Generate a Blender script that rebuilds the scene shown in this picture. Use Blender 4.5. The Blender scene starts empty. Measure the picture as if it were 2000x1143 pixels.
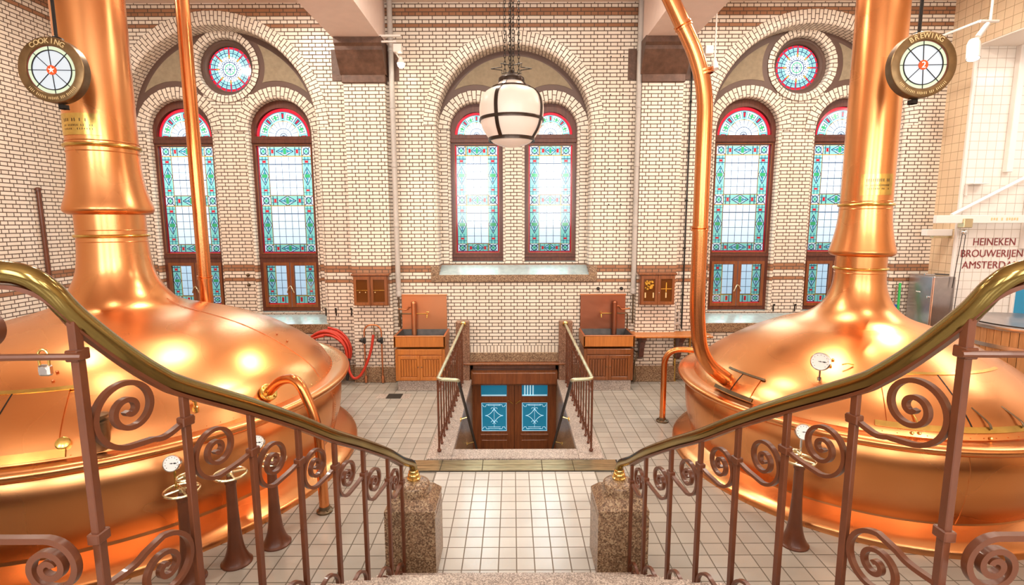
import bpy, math, random
from mathutils import Vector, Matrix
random.seed(7)
PI = math.pi
scene = bpy.context.scene
COL = scene.collection
sin, cos = math.sin, math.cos

# ------------------------------------------------------------------ materials
MATS = {}
def new_mat(name):
    m = bpy.data.materials.new(name); m.use_nodes = True
    nt = m.node_tree; b = nt.nodes['Principled BSDF']
    MATS[name] = m
    return m, nt, b

def simple(name, col, rough=0.5, metal=0.0, noise=0.0, nscale=6.0, bump=0.0, bscale=40.0, coat=0.0, stretch=None, emit=None):
    m, nt, b = new_mat(name)
    b.inputs['Base Color'].default_value = (*col, 1)
    b.inputs['Roughness'].default_value = rough
    b.inputs['Metallic'].default_value = metal
    if coat: b.inputs['Coat Weight'].default_value = coat
    tc = nt.nodes.new('ShaderNodeTexCoord')
    vec = tc.outputs['Object']
    if stretch:
        mp = nt.nodes.new('ShaderNodeMapping'); mp.inputs['Scale'].default_value = stretch
        nt.links.new(vec, mp.inputs['Vector']); vec = mp.outputs['Vector']
    if noise:
        n = nt.nodes.new('ShaderNodeTexNoise'); n.inputs['Scale'].default_value = nscale; n.inputs['Detail'].default_value = 4
        nt.links.new(vec, n.inputs['Vector'])
        r = nt.nodes.new('ShaderNodeValToRGB')
        r.color_ramp.elements[0].position = .3; r.color_ramp.elements[1].position = .7
        r.color_ramp.elements[0].color = (*[c * (1 - noise) for c in col], 1)
        r.color_ramp.elements[1].color = (*[min(1, c * (1 + noise)) for c in col], 1)
        nt.links.new(n.outputs['Fac'], r.inputs['Fac']); nt.links.new(r.outputs['Color'], b.inputs['Base Color'])
    if bump:
        n2 = nt.nodes.new('ShaderNodeTexNoise'); n2.inputs['Scale'].default_value = bscale; n2.inputs['Detail'].default_value = 3
        nt.links.new(vec, n2.inputs['Vector'])
        bp = nt.nodes.new('ShaderNodeBump'); bp.inputs['Strength'].default_value = bump; bp.inputs['Distance'].default_value = .02
        nt.links.new(n2.outputs['Fac'], bp.inputs['Height']); nt.links.new(bp.outputs['Normal'], b.inputs['Normal'])
    if emit:
        b.inputs['Emission Color'].default_value = (*emit[0], 1); b.inputs['Emission Strength'].default_value = emit[1]
    return m

def brick_mat(name, c1, c2, mortar, bw, rh, msize, bands=None, offset=.5, squash=1.0, sqf=2, rough=.3, swap=False, bump=.35, shift=(0, 0), band_col=((.40, .20, .105), (.31, .14, .07))):
    m, nt, b = new_mat(name)
    L = nt.links
    uv = nt.nodes.new('ShaderNodeUVMap'); uv.uv_map = 'UVMap'
    vec = uv.outputs['UV']
    sep = nt.nodes.new('ShaderNodeSeparateXYZ'); L.new(vec, sep.inputs[0])
    cmb = nt.nodes.new('ShaderNodeCombineXYZ')
    L.new(sep.outputs[1 if swap else 0], cmb.inputs[0]); L.new(sep.outputs[0 if swap else 1], cmb.inputs[1])
    mp = nt.nodes.new('ShaderNodeMapping'); mp.inputs['Location'].default_value = (shift[0], shift[1], 0)
    L.new(cmb.outputs[0], mp.inputs['Vector']); vec = mp.outputs[0]
    def bt(ca, cb, mo):
        t = nt.nodes.new('ShaderNodeTexBrick')
        t.offset = offset; t.offset_frequency = 2; t.squash = squash; t.squash_frequency = sqf
        t.inputs['Color1'].default_value = (*ca, 1); t.inputs['Color2'].default_value = (*cb, 1); t.inputs['Mortar'].default_value = (*mo, 1)
        t.inputs['Scale'].default_value = 1; t.inputs['Mortar Size'].default_value = msize; t.inputs['Mortar Smooth'].default_value = .2
        t.inputs['Bias'].default_value = 0; t.inputs['Brick Width'].default_value = bw; t.inputs['Row Height'].default_value = rh
        L.new(vec, t.inputs['Vector']); return t
    t1 = bt(c1, c2, mortar)
    out = t1.outputs['Color']
    if bands:
        t2 = bt(band_col[0], band_col[1], mortar)
        ss = nt.nodes.new('ShaderNodeSeparateXYZ'); L.new(vec, ss.inputs[0])
        tot = None
        for lo, hi in bands:
            a = nt.nodes.new('ShaderNodeMath'); a.operation = 'GREATER_THAN'; a.inputs[1].default_value = lo; L.new(ss.outputs[1], a.inputs[0])
            c = nt.nodes.new('ShaderNodeMath'); c.operation = 'LESS_THAN'; c.inputs[1].default_value = hi; L.new(ss.outputs[1], c.inputs[0])
            d = nt.nodes.new('ShaderNodeMath'); d.operation = 'MULTIPLY'; L.new(a.outputs[0], d.inputs[0]); L.new(c.outputs[0], d.inputs[1])
            if tot is None: tot = d.outputs[0]
            else:
                e = nt.nodes.new('ShaderNodeMath'); e.operation = 'ADD'; L.new(tot, e.inputs[0]); L.new(d.outputs[0], e.inputs[1]); tot = e.outputs[0]
        mx = nt.nodes.new('ShaderNodeMix'); mx.data_type = 'RGBA'
        L.new(tot, mx.inputs[0]); L.new(t1.outputs['Color'], mx.inputs[6]); L.new(t2.outputs['Color'], mx.inputs[7])
        out = mx.outputs[2]
    # gentle large scale discolouration of the glaze
    n = nt.nodes.new('ShaderNodeTexNoise'); n.inputs['Scale'].default_value = 1.3; n.inputs['Detail'].default_value = 5
    tc = nt.nodes.new('ShaderNodeTexCoord'); L.new(tc.outputs['Object'], n.inputs['Vector'])
    hs = nt.nodes.new('ShaderNodeMix'); hs.data_type = 'RGBA'; hs.blend_type = 'MULTIPLY'; hs.inputs[0].default_value = .22
    L.new(out, hs.inputs[6]); L.new(n.outputs['Color'], hs.inputs[7])
    rr = nt.nodes.new('ShaderNodeValToRGB'); rr.color_ramp.elements[0].color = (.75, .72, .66, 1); rr.color_ramp.elements[1].color = (1.0, 1.0, 1.0, 1)
    rr.color_ramp.elements[0].position = .35; rr.color_ramp.elements[1].position = .6
    L.new(n.outputs['Fac'], rr.inputs['Fac']); L.new(rr.outputs['Color'], hs.inputs[7])
    L.new(hs.outputs[2], b.inputs['Base Color'])
    mr = nt.nodes.new('ShaderNodeMapRange'); mr.inputs['To Min'].default_value = rough; mr.inputs['To Max'].default_value = .85
    L.new(t1.outputs['Fac'], mr.inputs['Value']); L.new(mr.outputs[0], b.inputs['Roughness'])
    inv = nt.nodes.new('ShaderNodeMath'); inv.operation = 'SUBTRACT'; inv.inputs[0].default_value = 1; L.new(t1.outputs['Fac'], inv.inputs[1])
    n3 = nt.nodes.new('ShaderNodeTexNoise'); n3.inputs['Scale'].default_value = 14; L.new(tc.outputs['Object'], n3.inputs['Vector'])
    ad = nt.nodes.new('ShaderNodeMath'); ad.operation = 'MULTIPLY_ADD'; ad.inputs[1].default_value = .35
    L.new(n3.outputs['Fac'], ad.inputs[0]); L.new(inv.outputs[0], ad.inputs[2])
    bp = nt.nodes.new('ShaderNodeBump'); bp.inputs['Strength'].default_value = bump; bp.inputs['Distance'].default_value = .006
    L.new(ad.outputs[0], bp.inputs['Height']); L.new(bp.outputs['Normal'], b.inputs['Normal'])
    return m

def speckle(name, cols, scale=110, rough=.35):
    m, nt, b = new_mat(name); L = nt.links
    tc = nt.nodes.new('ShaderNodeTexCoord')
    v = nt.nodes.new('ShaderNodeTexVoronoi'); v.inputs['Scale'].default_value = scale
    L.new(tc.outputs['Object'], v.inputs['Vector'])
    sp = nt.nodes.new('ShaderNodeSeparateColor'); L.new(v.outputs['Color'], sp.inputs[0])
    r = nt.nodes.new('ShaderNodeValToRGB'); r.color_ramp.interpolation = 'CONSTANT'
    r.color_ramp.elements[0].color = (*cols[0], 1); r.color_ramp.elements[0].position = 0
    r.color_ramp.elements[1].color = (*cols[1], 1); r.color_ramp.elements[1].position = .3
    for i, c in enumerate(cols[2:]):
        e = r.color_ramp.elements.new(.5 + .22 * i); e.color = (*c, 1)
    L.new(sp.outputs[0], r.inputs['Fac'])
    n = nt.nodes.new('ShaderNodeTexNoise'); n.inputs['Scale'].default_value = 3; L.new(tc.outputs['Object'], n.inputs['Vector'])
    mx = nt.nodes.new('ShaderNodeMix'); mx.data_type = 'RGBA'; mx.blend_type = 'MULTIPLY'; mx.inputs[0].default_value = .3
    L.new(r.outputs['Color'], mx.inputs[6]); L.new(n.outputs['Fac'], mx.inputs[7])
    L.new(mx.outputs[2], b.inputs['Base Color'])
    b.inputs['Roughness'].default_value = rough
    return m

def wood(name, c1, c2, rough=.35, axis='Z', scale=6, coat=.3):
    m, nt, b = new_mat(name); L = nt.links
    tc = nt.nodes.new('ShaderNodeTexCoord')
    mp = nt.nodes.new('ShaderNodeMapping')
    mp.inputs['Scale'].default_value = {'Z': (1, 1, .08), 'X': (.08, 1, 1), 'Y': (1, .08, 1)}[axis]
    L.new(tc.outputs['Object'], mp.inputs['Vector'])
    n = nt.nodes.new('ShaderNodeTexNoise'); n.inputs['Scale'].default_value = scale * 5; n.inputs['Detail'].default_value = 6; n.inputs['Distortion'].default_value = .6
    L.new(mp.outputs[0], n.inputs['Vector'])
    r = nt.nodes.new('ShaderNodeValToRGB'); r.color_ramp.elements[0].position = .3; r.color_ramp.elements[1].position = .72
    r.color_ramp.elements[0].color = (*c1, 1); r.color_ramp.elements[1].color = (*c2, 1)
    L.new(n.outputs['Fac'], r.inputs['Fac']); L.new(r.outputs['Color'], b.inputs['Base Color'])
    b.inputs['Roughness'].default_value = rough; b.inputs['Coat Weight'].default_value = coat; b.inputs['Coat Roughness'].default_value = .15
    return m

def copper_mat(name, base, r0=.2, r1=.36, bump=.05, patches=True):
    m, nt, b = new_mat(name); L = nt.links
    b.inputs['Metallic'].default_value = 1
    tc = nt.nodes.new('ShaderNodeTexCoord')
    n = nt.nodes.new('ShaderNodeTexNoise'); n.inputs['Scale'].default_value = .9; n.inputs['Detail'].default_value = .5
    L.new(tc.outputs['Object'], n.inputs['Vector'])
    r = nt.nodes.new('ShaderNodeValToRGB'); r.color_ramp.elements[0].position = .25; r.color_ramp.elements[1].position = .75
    r.color_ramp.elements[0].color = (base[0], base[1] * .88, base[2] * .75, 1); r.color_ramp.elements[1].color = (min(1, base[0] * 1.03), base[1] * 1.1, base[2] * 1.25, 1)
    L.new(n.outputs['Fac'], r.inputs['Fac']); L.new(r.outputs['Color'], b.inputs['Base Color'])
    mr = nt.nodes.new('ShaderNodeMapRange'); mr.inputs['To Min'].default_value = r0; mr.inputs['To Max'].default_value = r1
    n2 = nt.nodes.new('ShaderNodeTexNoise'); n2.inputs['Scale'].default_value = 1.5; n2.inputs['Detail'].default_value = .5; L.new(tc.outputs['Object'], n2.inputs['Vector'])
    L.new(n2.outputs['Fac'], mr.inputs['Value']); L.new(mr.outputs[0], b.inputs['Roughness'])
    bp = nt.nodes.new('ShaderNodeBump'); bp.inputs['Strength'].default_value = bump; bp.inputs['Distance'].default_value = .05
    n3 = nt.nodes.new('ShaderNodeTexNoise'); n3.inputs['Scale'].default_value = 2.5; n3.inputs['Detail'].default_value = 2; L.new(tc.outputs['Object'], n3.inputs['Vector'])
    L.new(n3.outputs['Fac'], bp.inputs['Height'])
    if bump: L.new(bp.outputs['Normal'], b.inputs['Normal'])
    return m

def glass_paint(name):
    """coloured leaded glass: lets daylight through, tinted by the colour of each piece"""
    m, nt, b = new_mat(name); L = nt.links
    nt.nodes.remove(b)
    out = nt.nodes['Material Output']
    at = nt.nodes.new('ShaderNodeAttribute'); at.attribute_name = 'Col'
    tr = nt.nodes.new('ShaderNodeBsdfTransparent'); L.new(at.outputs['Color'], tr.inputs['Color'])
    gl = nt.nodes.new('ShaderNodeBsdfGlossy'); gl.inputs['Roughness'].default_value = .08; gl.inputs['Color'].default_value = (1, 1, 1, 1)
    mx = nt.nodes.new('ShaderNodeMixShader'); mx.inputs[0].default_value = .05
    L.new(tr.outputs[0], mx.inputs[1]); L.new(gl.outputs[0], mx.inputs[2]); L.new(mx.outputs[0], out.inputs['Surface'])
    return m

ROW = .06667
BANDS = [(29 * ROW, 30 * ROW), (32 * ROW, 34 * ROW), (99 * ROW, 100 * ROW), (102 * ROW, 104 * ROW)]
C1, C2, MO = (.85, .775, .675), (.79, .71, .605), (.13, .085, .06)
brick_mat('glazed brick', C1, C2, MO, .245, ROW, .0088, bands=BANDS, squash=.5, shift=(0, -.013))
brick_mat('glazed arch brick', C1, C2, MO, .17, ROW, .0075, swap=True, shift=(0, -.013))
brick_mat('glazed jamb brick', C1, C2, MO, .17, ROW, .0075, bands=BANDS, swap=True, shift=(0, -.013))
brick_mat('soldier brick', C1, C2, MO, ROW, .3, .0075, offset=0, shift=(0, -.1))
brick_mat('cream wall tile', (.80, .64, .44), (.78, .61, .42), (.42, .30, .18), .155, .155, .005, offset=0, rough=.25, bump=.15)
brick_mat('white wall tile', (.86, .80, .74), (.84, .78, .71), (.52, .44, .36), .155, .155, .005, offset=0, rough=.2, bump=.15)
brick_mat('floor tile', (.43, .405, .36), (.36, .34, .305), (.13, .11, .085), .20, .18, .006, offset=0, rough=.22, bump=.15)
brick_mat('path tile', (.60, .59, .56), (.55, .54, .51), (.20, .17, .14), .165, .165, .006, offset=0, rough=.2, bump=.15)
simple('painted ceiling', (.80, .66, .58), .6, noise=.03)
simple('painted beam', (.86, .70, .63), .55, noise=.03)
simple('cream lintel paint', (.85, .79, .72), .5)
simple('tympanum plaster', (.30, .24, .16), .8, noise=.12, nscale=14, bump=.3, bscale=60)
simple('brown painted border', (.115, .065, .05), .5)
simple('brown stone', (.12, .062, .04), .5, noise=.3, nscale=9, bump=.3, bscale=30)
speckle('granite', [(.16, .09, .05), (.38, .24, .14), (.50, .36, .22), (.28, .17, .10)], 90)
speckle('red granite', [(.20, .10, .06), (.36, .19, .12), (.44, .26, .17), (.26, .13, .08)], 80, .28)
speckle('light granite', [(.30, .25, .22), (.58, .50, .44), (.70, .62, .56), (.44, .37, .33)], 120, .3)
simple('sill slate', (.33, .40, .41), .2, noise=.1, nscale=12)
copper_mat('kettle copper', (.78, .345, .128), .20, .36, bump=0)
copper_mat('pipe copper', (.72, .28, .10), .18, .28, bump=0)
copper_mat('dull copper', (.60, .26, .12), .38, .55, bump=.1)
copper_mat('stained copper', (.34, .13, .07), .4, .6, bump=.3)
simple('lantern iron', (.045, .028, .02), .3, .5)
simple('brass', (.72, .49, .14), .24, 1.0, noise=.15, nscale=9)
simple('handrail brass', (.27, .195, .065), .17, 1.0, noise=.14, nscale=3)
simple('bright brass', (.85, .60, .20), .2, 1.0)
simple('pale brass', (.70, .60, .38), .25, 1.0)
simple('brown ironwork', (.125, .036, .014), .33, coat=.1, noise=.12, nscale=8)
simple('dark patina bronze', (.18, .13, .08), .35, .9, noise=.2, nscale=10)
simple('sign bronze', (.24, .155, .075), .38, .85, noise=.25, nscale=7)
wood('mahogany frame', (.075, .018, .010), (.14, .038, .020), .35)
wood('warm oak', (.42, .13, .02), (.58, .20, .035), .4)
wood('dark oak', (.15, .042, .010), (.27, .085, .02), .35)
wood('door wood', (.16, .045, .014), (.27, .085, .026), .3)
wood('vat wood', (.34, .15, .05), (.50, .24, .09), .45)
simple('dark iron', (.025, .022, .02), .35, .6)
simple('black rubber', (.02, .02, .02), .5)
simple('red rubber', (.52, .035, .015), .38)
simple('grey pipe paint', (.48, .45, .42), .35, noise=.08)
simple('white enamel', (.82, .77, .72), .35)
simple('steel', (.55, .52, .53), .28, 1.0, noise=.1, nscale=6)
simple('chrome', (.8, .8, .8), .12, 1.0)
simple('dial face', (.86, .84, .80), .4)
simple('red letter paint', (.25, .035, .035), .5)
simple('gold letter', (.80, .62, .32), .4, .3)
simple('milk glass', (.80, .68, .60), .3, emit=((1, .76, .62), .22))
simple('lit bulb', (1, 1, 1), .4, emit=((1, .9, .72), 40))
simple('sign glass', (.45, .5, .55), .3, emit=((.74, .88, 1.0), .50))
simple('sign glass cream', (.45, .52, .4), .3, emit=((.80, 1.0, .70), .48))
simple('sign orange', (.7, .08, .01), .3, emit=((1, .10, .02), .35))
simple('sign white', (.9, .9, .9), .3, emit=((1, 1, .95), .9))
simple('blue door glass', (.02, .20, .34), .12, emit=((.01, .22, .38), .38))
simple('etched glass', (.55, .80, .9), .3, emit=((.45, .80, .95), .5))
simple('cabinet glass', (.11, .035, .008), .06)
simple('green plastic', (.02, .45, .08), .4)
simple('blue plastic', (.02, .10, .45), .4)
simple('gold relief', (.75, .42, .06), .35, .6, noise=.5, nscale=60)
simple('verdigris rail', (.60, .60, .42), .3, .8, noise=.2)
glass_paint('leaded glass')
simple('basin lining', (.07, .06, .055), .4, .3, noise=.4, nscale=8)
simple('dark grate', (.05, .045, .04), .5, .5)
simple('brass channel', (.42, .34, .20), .3, .9, noise=.35, nscale=4, stretch=(1, 8, 8))

# ------------------------------------------------------------------ mesh builder
class MB:
    def __init__(s): s.v = []; s.f = []; s.m = []; s.sm = []; s.uv = None
    def add(s, vs, fs, mi=0, smooth=False):
        o = len(s.v); s.v += [tuple(p) for p in vs]
        for f in fs: s.f.append(tuple(i + o for i in f)); s.m.append(mi); s.sm.append(smooth)
        return s
    def box(s, x0, x1, y0, y1, z0, z1, mi=0, bev=0.0):
        if x0 > x1: x0, x1 = x1, x0
        if y0 > y1: y0, y1 = y1, y0
        if z0 > z1: z0, z1 = z1, z0
        if bev <= 0:
            vs = [(x, y, z) for z in (z0, z1) for y in (y0, y1) for x in (x0, x1)]
            return s.add(vs, [(0, 2, 3, 1), (4, 5, 7, 6), (0, 1, 5, 4), (2, 6, 7, 3), (0, 4, 6, 2), (1, 3, 7, 5)], mi)
        b = min(bev, (x1 - x0) / 2.01, (y1 - y0) / 2.01, (z1 - z0) / 2.01)
        # chamfered box: 24 vertices
        vs = []; idx = {}
        X, Y, Z = (x0, x1), (y0, y1), (z0, z1)
        for i in (0, 1):
            for j in (0, 1):
                for k in (0, 1):
                    sx, sy, sz = (1 - 2 * i), (1 - 2 * j), (1 - 2 * k)
                    for a in range(3):
                        p = [X[i] + sx * b, Y[j] + sy * b, Z[k] + sz * b]
                        p[a] = (X[i], Y[j], Z[k])[a]
                        idx[(i, j, k, a)] = len(vs); vs.append(tuple(p))
        fs = []
        q = [(0, 0), (1, 0), (1, 1), (0, 1)]
        for side in (0, 1):
            fs.append([idx[(side, j, k, 0)] for j, k in q]); fs.append([idx[(j, side, k, 1)] for j, k in q]); fs.append([idx[(j, k, side, 2)] for j, k in q])
        for j in (0, 1):
            for k in (0, 1):
                fs.append([idx[(0, j, k, 1)], idx[(1, j, k, 1)], idx[(1, j, k, 2)], idx[(0, j, k, 2)]])
                fs.append([idx[(j, 0, k, 0)], idx[(j, 1, k, 0)], idx[(j, 1, k, 2)], idx[(j, 0, k, 2)]])
                fs.append([idx[(j, k, 0, 0)], idx[(j, k, 1, 0)], idx[(j, k, 1, 1)], idx[(j, k, 0, 1)]])
        for i in (0, 1):
            for j in (0, 1):
                for k in (0, 1): fs.append([idx[(i, j, k, 0)], idx[(i, j, k, 1)], idx[(i, j, k, 2)]])
        return s.add(vs, fs, mi)
    def lathe(s, prof, c=(0, 0, 0), n=48, mi=0, a0=0, a1=2 * PI, M=None, smooth=True, zrot=0, cap=False):
        full = abs(a1 - a0 - 2 * PI) < 1e-6
        k = n if full else n + 1
        vs = []
        for r, z in prof:
            for i in range(k):
                a = a0 + (a1 - a0) * i / n + zrot
                p = Vector((r * cos(a), r * sin(a), z))
                if M: p = M @ p
                vs.append((p[0] + c[0], p[1] + c[1], p[2] + c[2]))
        fs = []
        for j in range(len(prof) - 1):
            for i in range(n):
                i2 = (i + 1) % k if full else i + 1
                fs.append((j * k + i, j * k + i2, (j + 1) * k + i2, (j + 1) * k + i))
        s.add(vs, fs, mi, smooth)
        o = len(s.v) - len(vs)
        if full and cap:
            for j, rev in ((0, True), (len(prof) - 1, False)):
                if prof[j][0] > 1e-5:
                    f = [o + j * k + i for i in range(k)]
                    if rev: f.reverse()
                    s.f.append(tuple(f)); s.m.append(mi); s.sm.append(False)
        return s
    def tube(s, pts, r, n=12, mi=0, closed=False, caps=True, smooth=True):
        pts = [Vector(p) for p in pts]; m = len(pts)
        rs = r if isinstance(r, (list, tuple)) else [r] * m
        ts = []
        for i in range(m):
            a = pts[(i - 1) % m] if (closed or i > 0) else pts[i]
            b = pts[(i + 1) % m] if (closed or i < m - 1) else pts[i]
            t = b - a; ts.append(t.normalized() if t.length > 1e-9 else Vector((0, 0, 1)))
        u = Vector((0, 0, 1)) if abs(ts[0].z) < .9 else Vector((1, 0, 0))
        u = (u - ts[0] * u.dot(ts[0])).normalized()
        vs = []
        for i in range(m):
            if i:
                u = u - ts[i] * u.dot(ts[i])
                u = u.normalized() if u.length > 1e-6 else Vector((1, 0, 0))
            w = ts[i].cross(u)
            for k in range(n):
                a = 2 * PI * k / n
                vs.append(pts[i] + (u * cos(a) + w * sin(a)) * rs[i])
        fs = []
        for i in range(m if closed else m - 1):
            j = (i + 1) % m
            for k in range(n): fs.append((i * n + k, i * n + (k + 1) % n, j * n + (k + 1) % n, j * n + k))
        s.add(vs, fs, mi, smooth)
        if caps and not closed:
            o = len(s.v) - len(vs)
            s.f.append(tuple(o + k for k in reversed(range(n)))); s.m.append(mi); s.sm.append(False)
            s.f.append(tuple(o + (m - 1) * n + k for k in range(n))); s.m.append(mi); s.sm.append(False)
        return s
    def ribbon(s, pts, nrm, w, h, mi=0, taper=None):
        """flat bar bent along pts; nrm = fixed side direction, w = size along nrm, h = size across"""
        pts = [Vector(p) for p in pts]; nrm = Vector(nrm).normalized(); m = len(pts); vs = []
        for i in range(m):
            t = (pts[min(i + 1, m - 1)] - pts[max(i - 1, 0)]).normalized()
            up = t.cross(nrm).normalized(); k = taper[i] if taper else 1
            for a, b in ((-1, -1), (1, -1), (1, 1), (-1, 1)): vs.append(pts[i] + nrm * (a * w / 2) + up * (b * h * k / 2))
        fs = [(i * 4 + k, i * 4 + (k + 1) % 4, i * 4 + 4 + (k + 1) % 4, i * 4 + 4 + k) for i in range(m - 1) for k in range(4)]
        fs += [(3, 2, 1, 0), tuple((m - 1) * 4 + k for k in range(4))]
        return s.add(vs, fs, mi, True)
    def sphere(s, c, r, n=16, mi=0, sz=1.0):
        prof = [(max(1e-4, r * sin(PI * i / (n // 2))), -r * sz * cos(PI * i / (n // 2))) for i in range(n // 2 + 1)]
        return s.lathe(prof, c, n, mi)
    def xf(s, M):
        s.v = [tuple(M @ Vector(p)) for p in s.v]; return s
    def join(s, o, mi=None):
        k = len(s.v); s.v += o.v
        for f, m, sm in zip(o.f, o.m, o.sm): s.f.append(tuple(i + k for i in f)); s.m.append(m if mi is None else mi); s.sm.append(sm)
        return s
    def build(s, name, mats, parent=None, origin=None, boxuv=False, label=None, kind=None, uvs=None, sharp=40):
        if isinstance(mats, str): mats = [mats]
        me = bpy.data.meshes.new(name)
        og = Vector(origin) if origin else Vector((0, 0, 0))
        me.from_pydata([tuple(Vector(p) - og) for p in s.v], [], s.f)
        for mt in mats: me.materials.append(MATS[mt])
        me.polygons.foreach_set('material_index', s.m)
        me.polygons.foreach_set('use_smooth', s.sm)
        if any(s.sm): me.set_sharp_from_angle(angle=math.radians(sharp))
        if uvs is not None:
            ul = me.uv_layers.new(name='UVMap')
            ul.data.foreach_set('uv', [c for f in uvs for p in f for c in p])
        elif boxuv:
            ul = me.uv_layers.new(name='UVMap'); dat = []
            me.update()
            for p in me.polygons:
                nx, ny, nz = [abs(c) for c in p.normal]
                for vi in p.vertices:
                    x, y, z = me.vertices[vi].co + og
                    if nz > .7: dat += [x, y]
                    elif nx > .7: dat += [y, z]
                    else: dat += [x, z]
            ul.data.foreach_set('uv', dat)
        me.update()
        o = bpy.data.objects.new(name, me); COL.objects.link(o); o.location = og
        if parent is not None:
            o.parent = parent; o.location = og - parent_loc(parent)
            if origin is None: o.location = -parent_loc(parent)
        if label: o['label'] = label
        if kind: o['kind'] = kind
        return o

def parent_loc(p):
    v = Vector((0, 0, 0))
    while p is not None: v += p.location; p = p.parent
    return v

def empty(name, loc=(0, 0, 0)):
    o = bpy.data.objects.new(name, None); COL.objects.link(o); o.location = loc; o.empty_display_size = .1
    return o
def tag(o, label, cat, group=None):
    o['label'] = label; o['category'] = cat
    if group: o['group'] = group
    return o
def thing(name, label, cat, loc=(0, 0, 0), group=None): return tag(empty(name, loc), label, cat, group)
def struct(o): o['kind'] = 'structure'; return o
def copy_tree(o, parent=None):
    c = o.copy(); COL.objects.link(c); c.parent = parent
    for ch in list(o.children): copy_tree(ch, c)
    return c

def poly_plate(loops, y0, y1, plane='XZ'):
    """flat plate with holes: first loop outer, others holes, in X-Z, between depths y0 and y1"""
    cu = bpy.data.curves.new('tmp', 'CURVE'); cu.dimensions = '2D'; cu.fill_mode = 'BOTH'; cu.extrude = abs(y1 - y0) / 2
    for lp in loops:
        sp = cu.splines.new('POLY'); sp.points.add(len(lp) - 1)
        for i, (x, z) in enumerate(lp): sp.points[i].co = (x, z, 0, 1)
        sp.use_cyclic_u = True
    ob = bpy.data.objects.new('tmp', cu); COL.objects.link(ob)
    dg = bpy.context.evaluated_depsgraph_get()
    me = bpy.data.meshes.new_from_object(ob.evaluated_get(dg))
    ym = (y0 + y1) / 2
    b = MB()
    vs = [(v.co.x, ym - v.co.z, v.co.y) for v in me.vertices]
    b.add(vs, [tuple(p.vertices) for p in me.polygons])
    bpy.data.objects.remove(ob); bpy.data.curves.remove(cu); bpy.data.meshes.remove(me)
    return b

def arch_loop(cx, hw, z0, zc, n=40, r=None):
    r = r or hw
    return [(cx - hw, z0)] + [(cx - r * cos(PI * i / n), zc + r * sin(PI * i / n)) for i in range(n + 1)] + [(cx + hw, z0)]
def circle_loop(cx, cz, r, n=64): return [(cx + r * cos(2 * PI * i / n), cz + r * sin(2 * PI * i / n)) for i in range(n)]

def text_mesh(txt, size, depth=.004, align='CENTER', bold=0.0):
    cu = bpy.data.curves.new('tmp', 'FONT'); cu.body = txt; cu.size = size; cu.extrude = depth / 2; cu.align_x = align; cu.offset = bold
    ob = bpy.data.objects.new('tmp', cu); COL.objects.link(ob)
    dg = bpy.context.evaluated_depsgraph_get()
    me = bpy.data.meshes.new_from_object(ob.evaluated_get(dg))
    b = MB(); b.add([tuple(v.co) for v in me.vertices], [tuple(p.vertices) for p in me.polygons])
    bpy.data.objects.remove(ob); bpy.data.curves.remove(cu); bpy.data.meshes.remove(me)
    return b
RX90 = Matrix.Rotation(PI / 2, 4, 'X')      # text standing up, facing -Y

def smooth_path(pts, sub=8):
    """Catmull-Rom through pts"""
    P = [Vector(p) for p in pts]; out = []
    for i in range(len(P) - 1):
        p0 = P[max(i - 1, 0)]; p1 = P[i]; p2 = P[i + 1]; p3 = P[min(i + 2, len(P) - 1)]
        for k in range(sub):
            t = k / sub
            out.append(.5 * ((2 * p1) + (-p0 + p2) * t + (2 * p0 - 5 * p1 + 4 * p2 - p3) * t * t + (-p0 + 3 * p1 - 3 * p2 + p3) * t ** 3))
    out.append(P[-1]); return out

def round_corners(pts, r, n=8):
    P = [Vector(p) for p in pts]; out = [P[0]]
    for i in range(1, len(P) - 1):
        a, b, c = P[i - 1], P[i], P[i + 1]
        d1 = (a - b); d2 = (c - b); rr = min(r, d1.length * .49, d2.length * .49)
        p = b + d1.normalized() * rr; q = b + d2.normalized() * rr
        for k in range(n + 1):
            t = k / n; out.append((1 - t) ** 2 * p + 2 * t * (1 - t) * b + t * t * q)
    out.append(P[-1]); return out

def sweep_uv(path, prof, name, mat, parent=None, u0=0.0):
    """path: list of (x,z,nx,nz) with outward normal; prof: list of (o, y) offset along normal and depth. UV=(length along path, along profile)"""
    b = MB(); m = len(path); k = len(prof)
    for x, z, nx, nz in path:
        for o, y in prof: b.v.append((x + nx * o, y, z + nz * o))
    pl = [0]
    for i in range(1, k): pl.append(pl[-1] + math.hypot(prof[i][0] - prof[i - 1][0], prof[i][1] - prof[i - 1][1]))
    al = [u0]
    for i in range(1, m): al.append(al[-1] + math.hypot(path[i][0] - path[i - 1][0], path[i][1] - path[i - 1][1]))
    uvs = []
    for i in range(m - 1):
        for j in range(k - 1):
            f = (i * k + j, (i + 1) * k + j, (i + 1) * k + j + 1, i * k + j + 1)
            b.f.append(f); b.m.append(0); b.sm.append(True)
            uvs.append([(al[i], pl[j]), (al[i + 1], pl[j]), (al[i + 1], pl[j + 1]), (al[i], pl[j + 1])])
    return b.build(name, mat, parent, uvs=uvs, kind='structure')

def arc_path(cx, zc, r, a0=0, a1=PI, n=64, scale=1.0):
    return [(cx - r * cos(a0 + (a1 - a0) * i / n), zc + r * sin(a0 + (a1 - a0) * i / n), -cos(a0 + (a1 - a0) * i / n), sin(a0 + (a1 - a0) * i / n)) for i in range(n + 1)]

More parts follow.
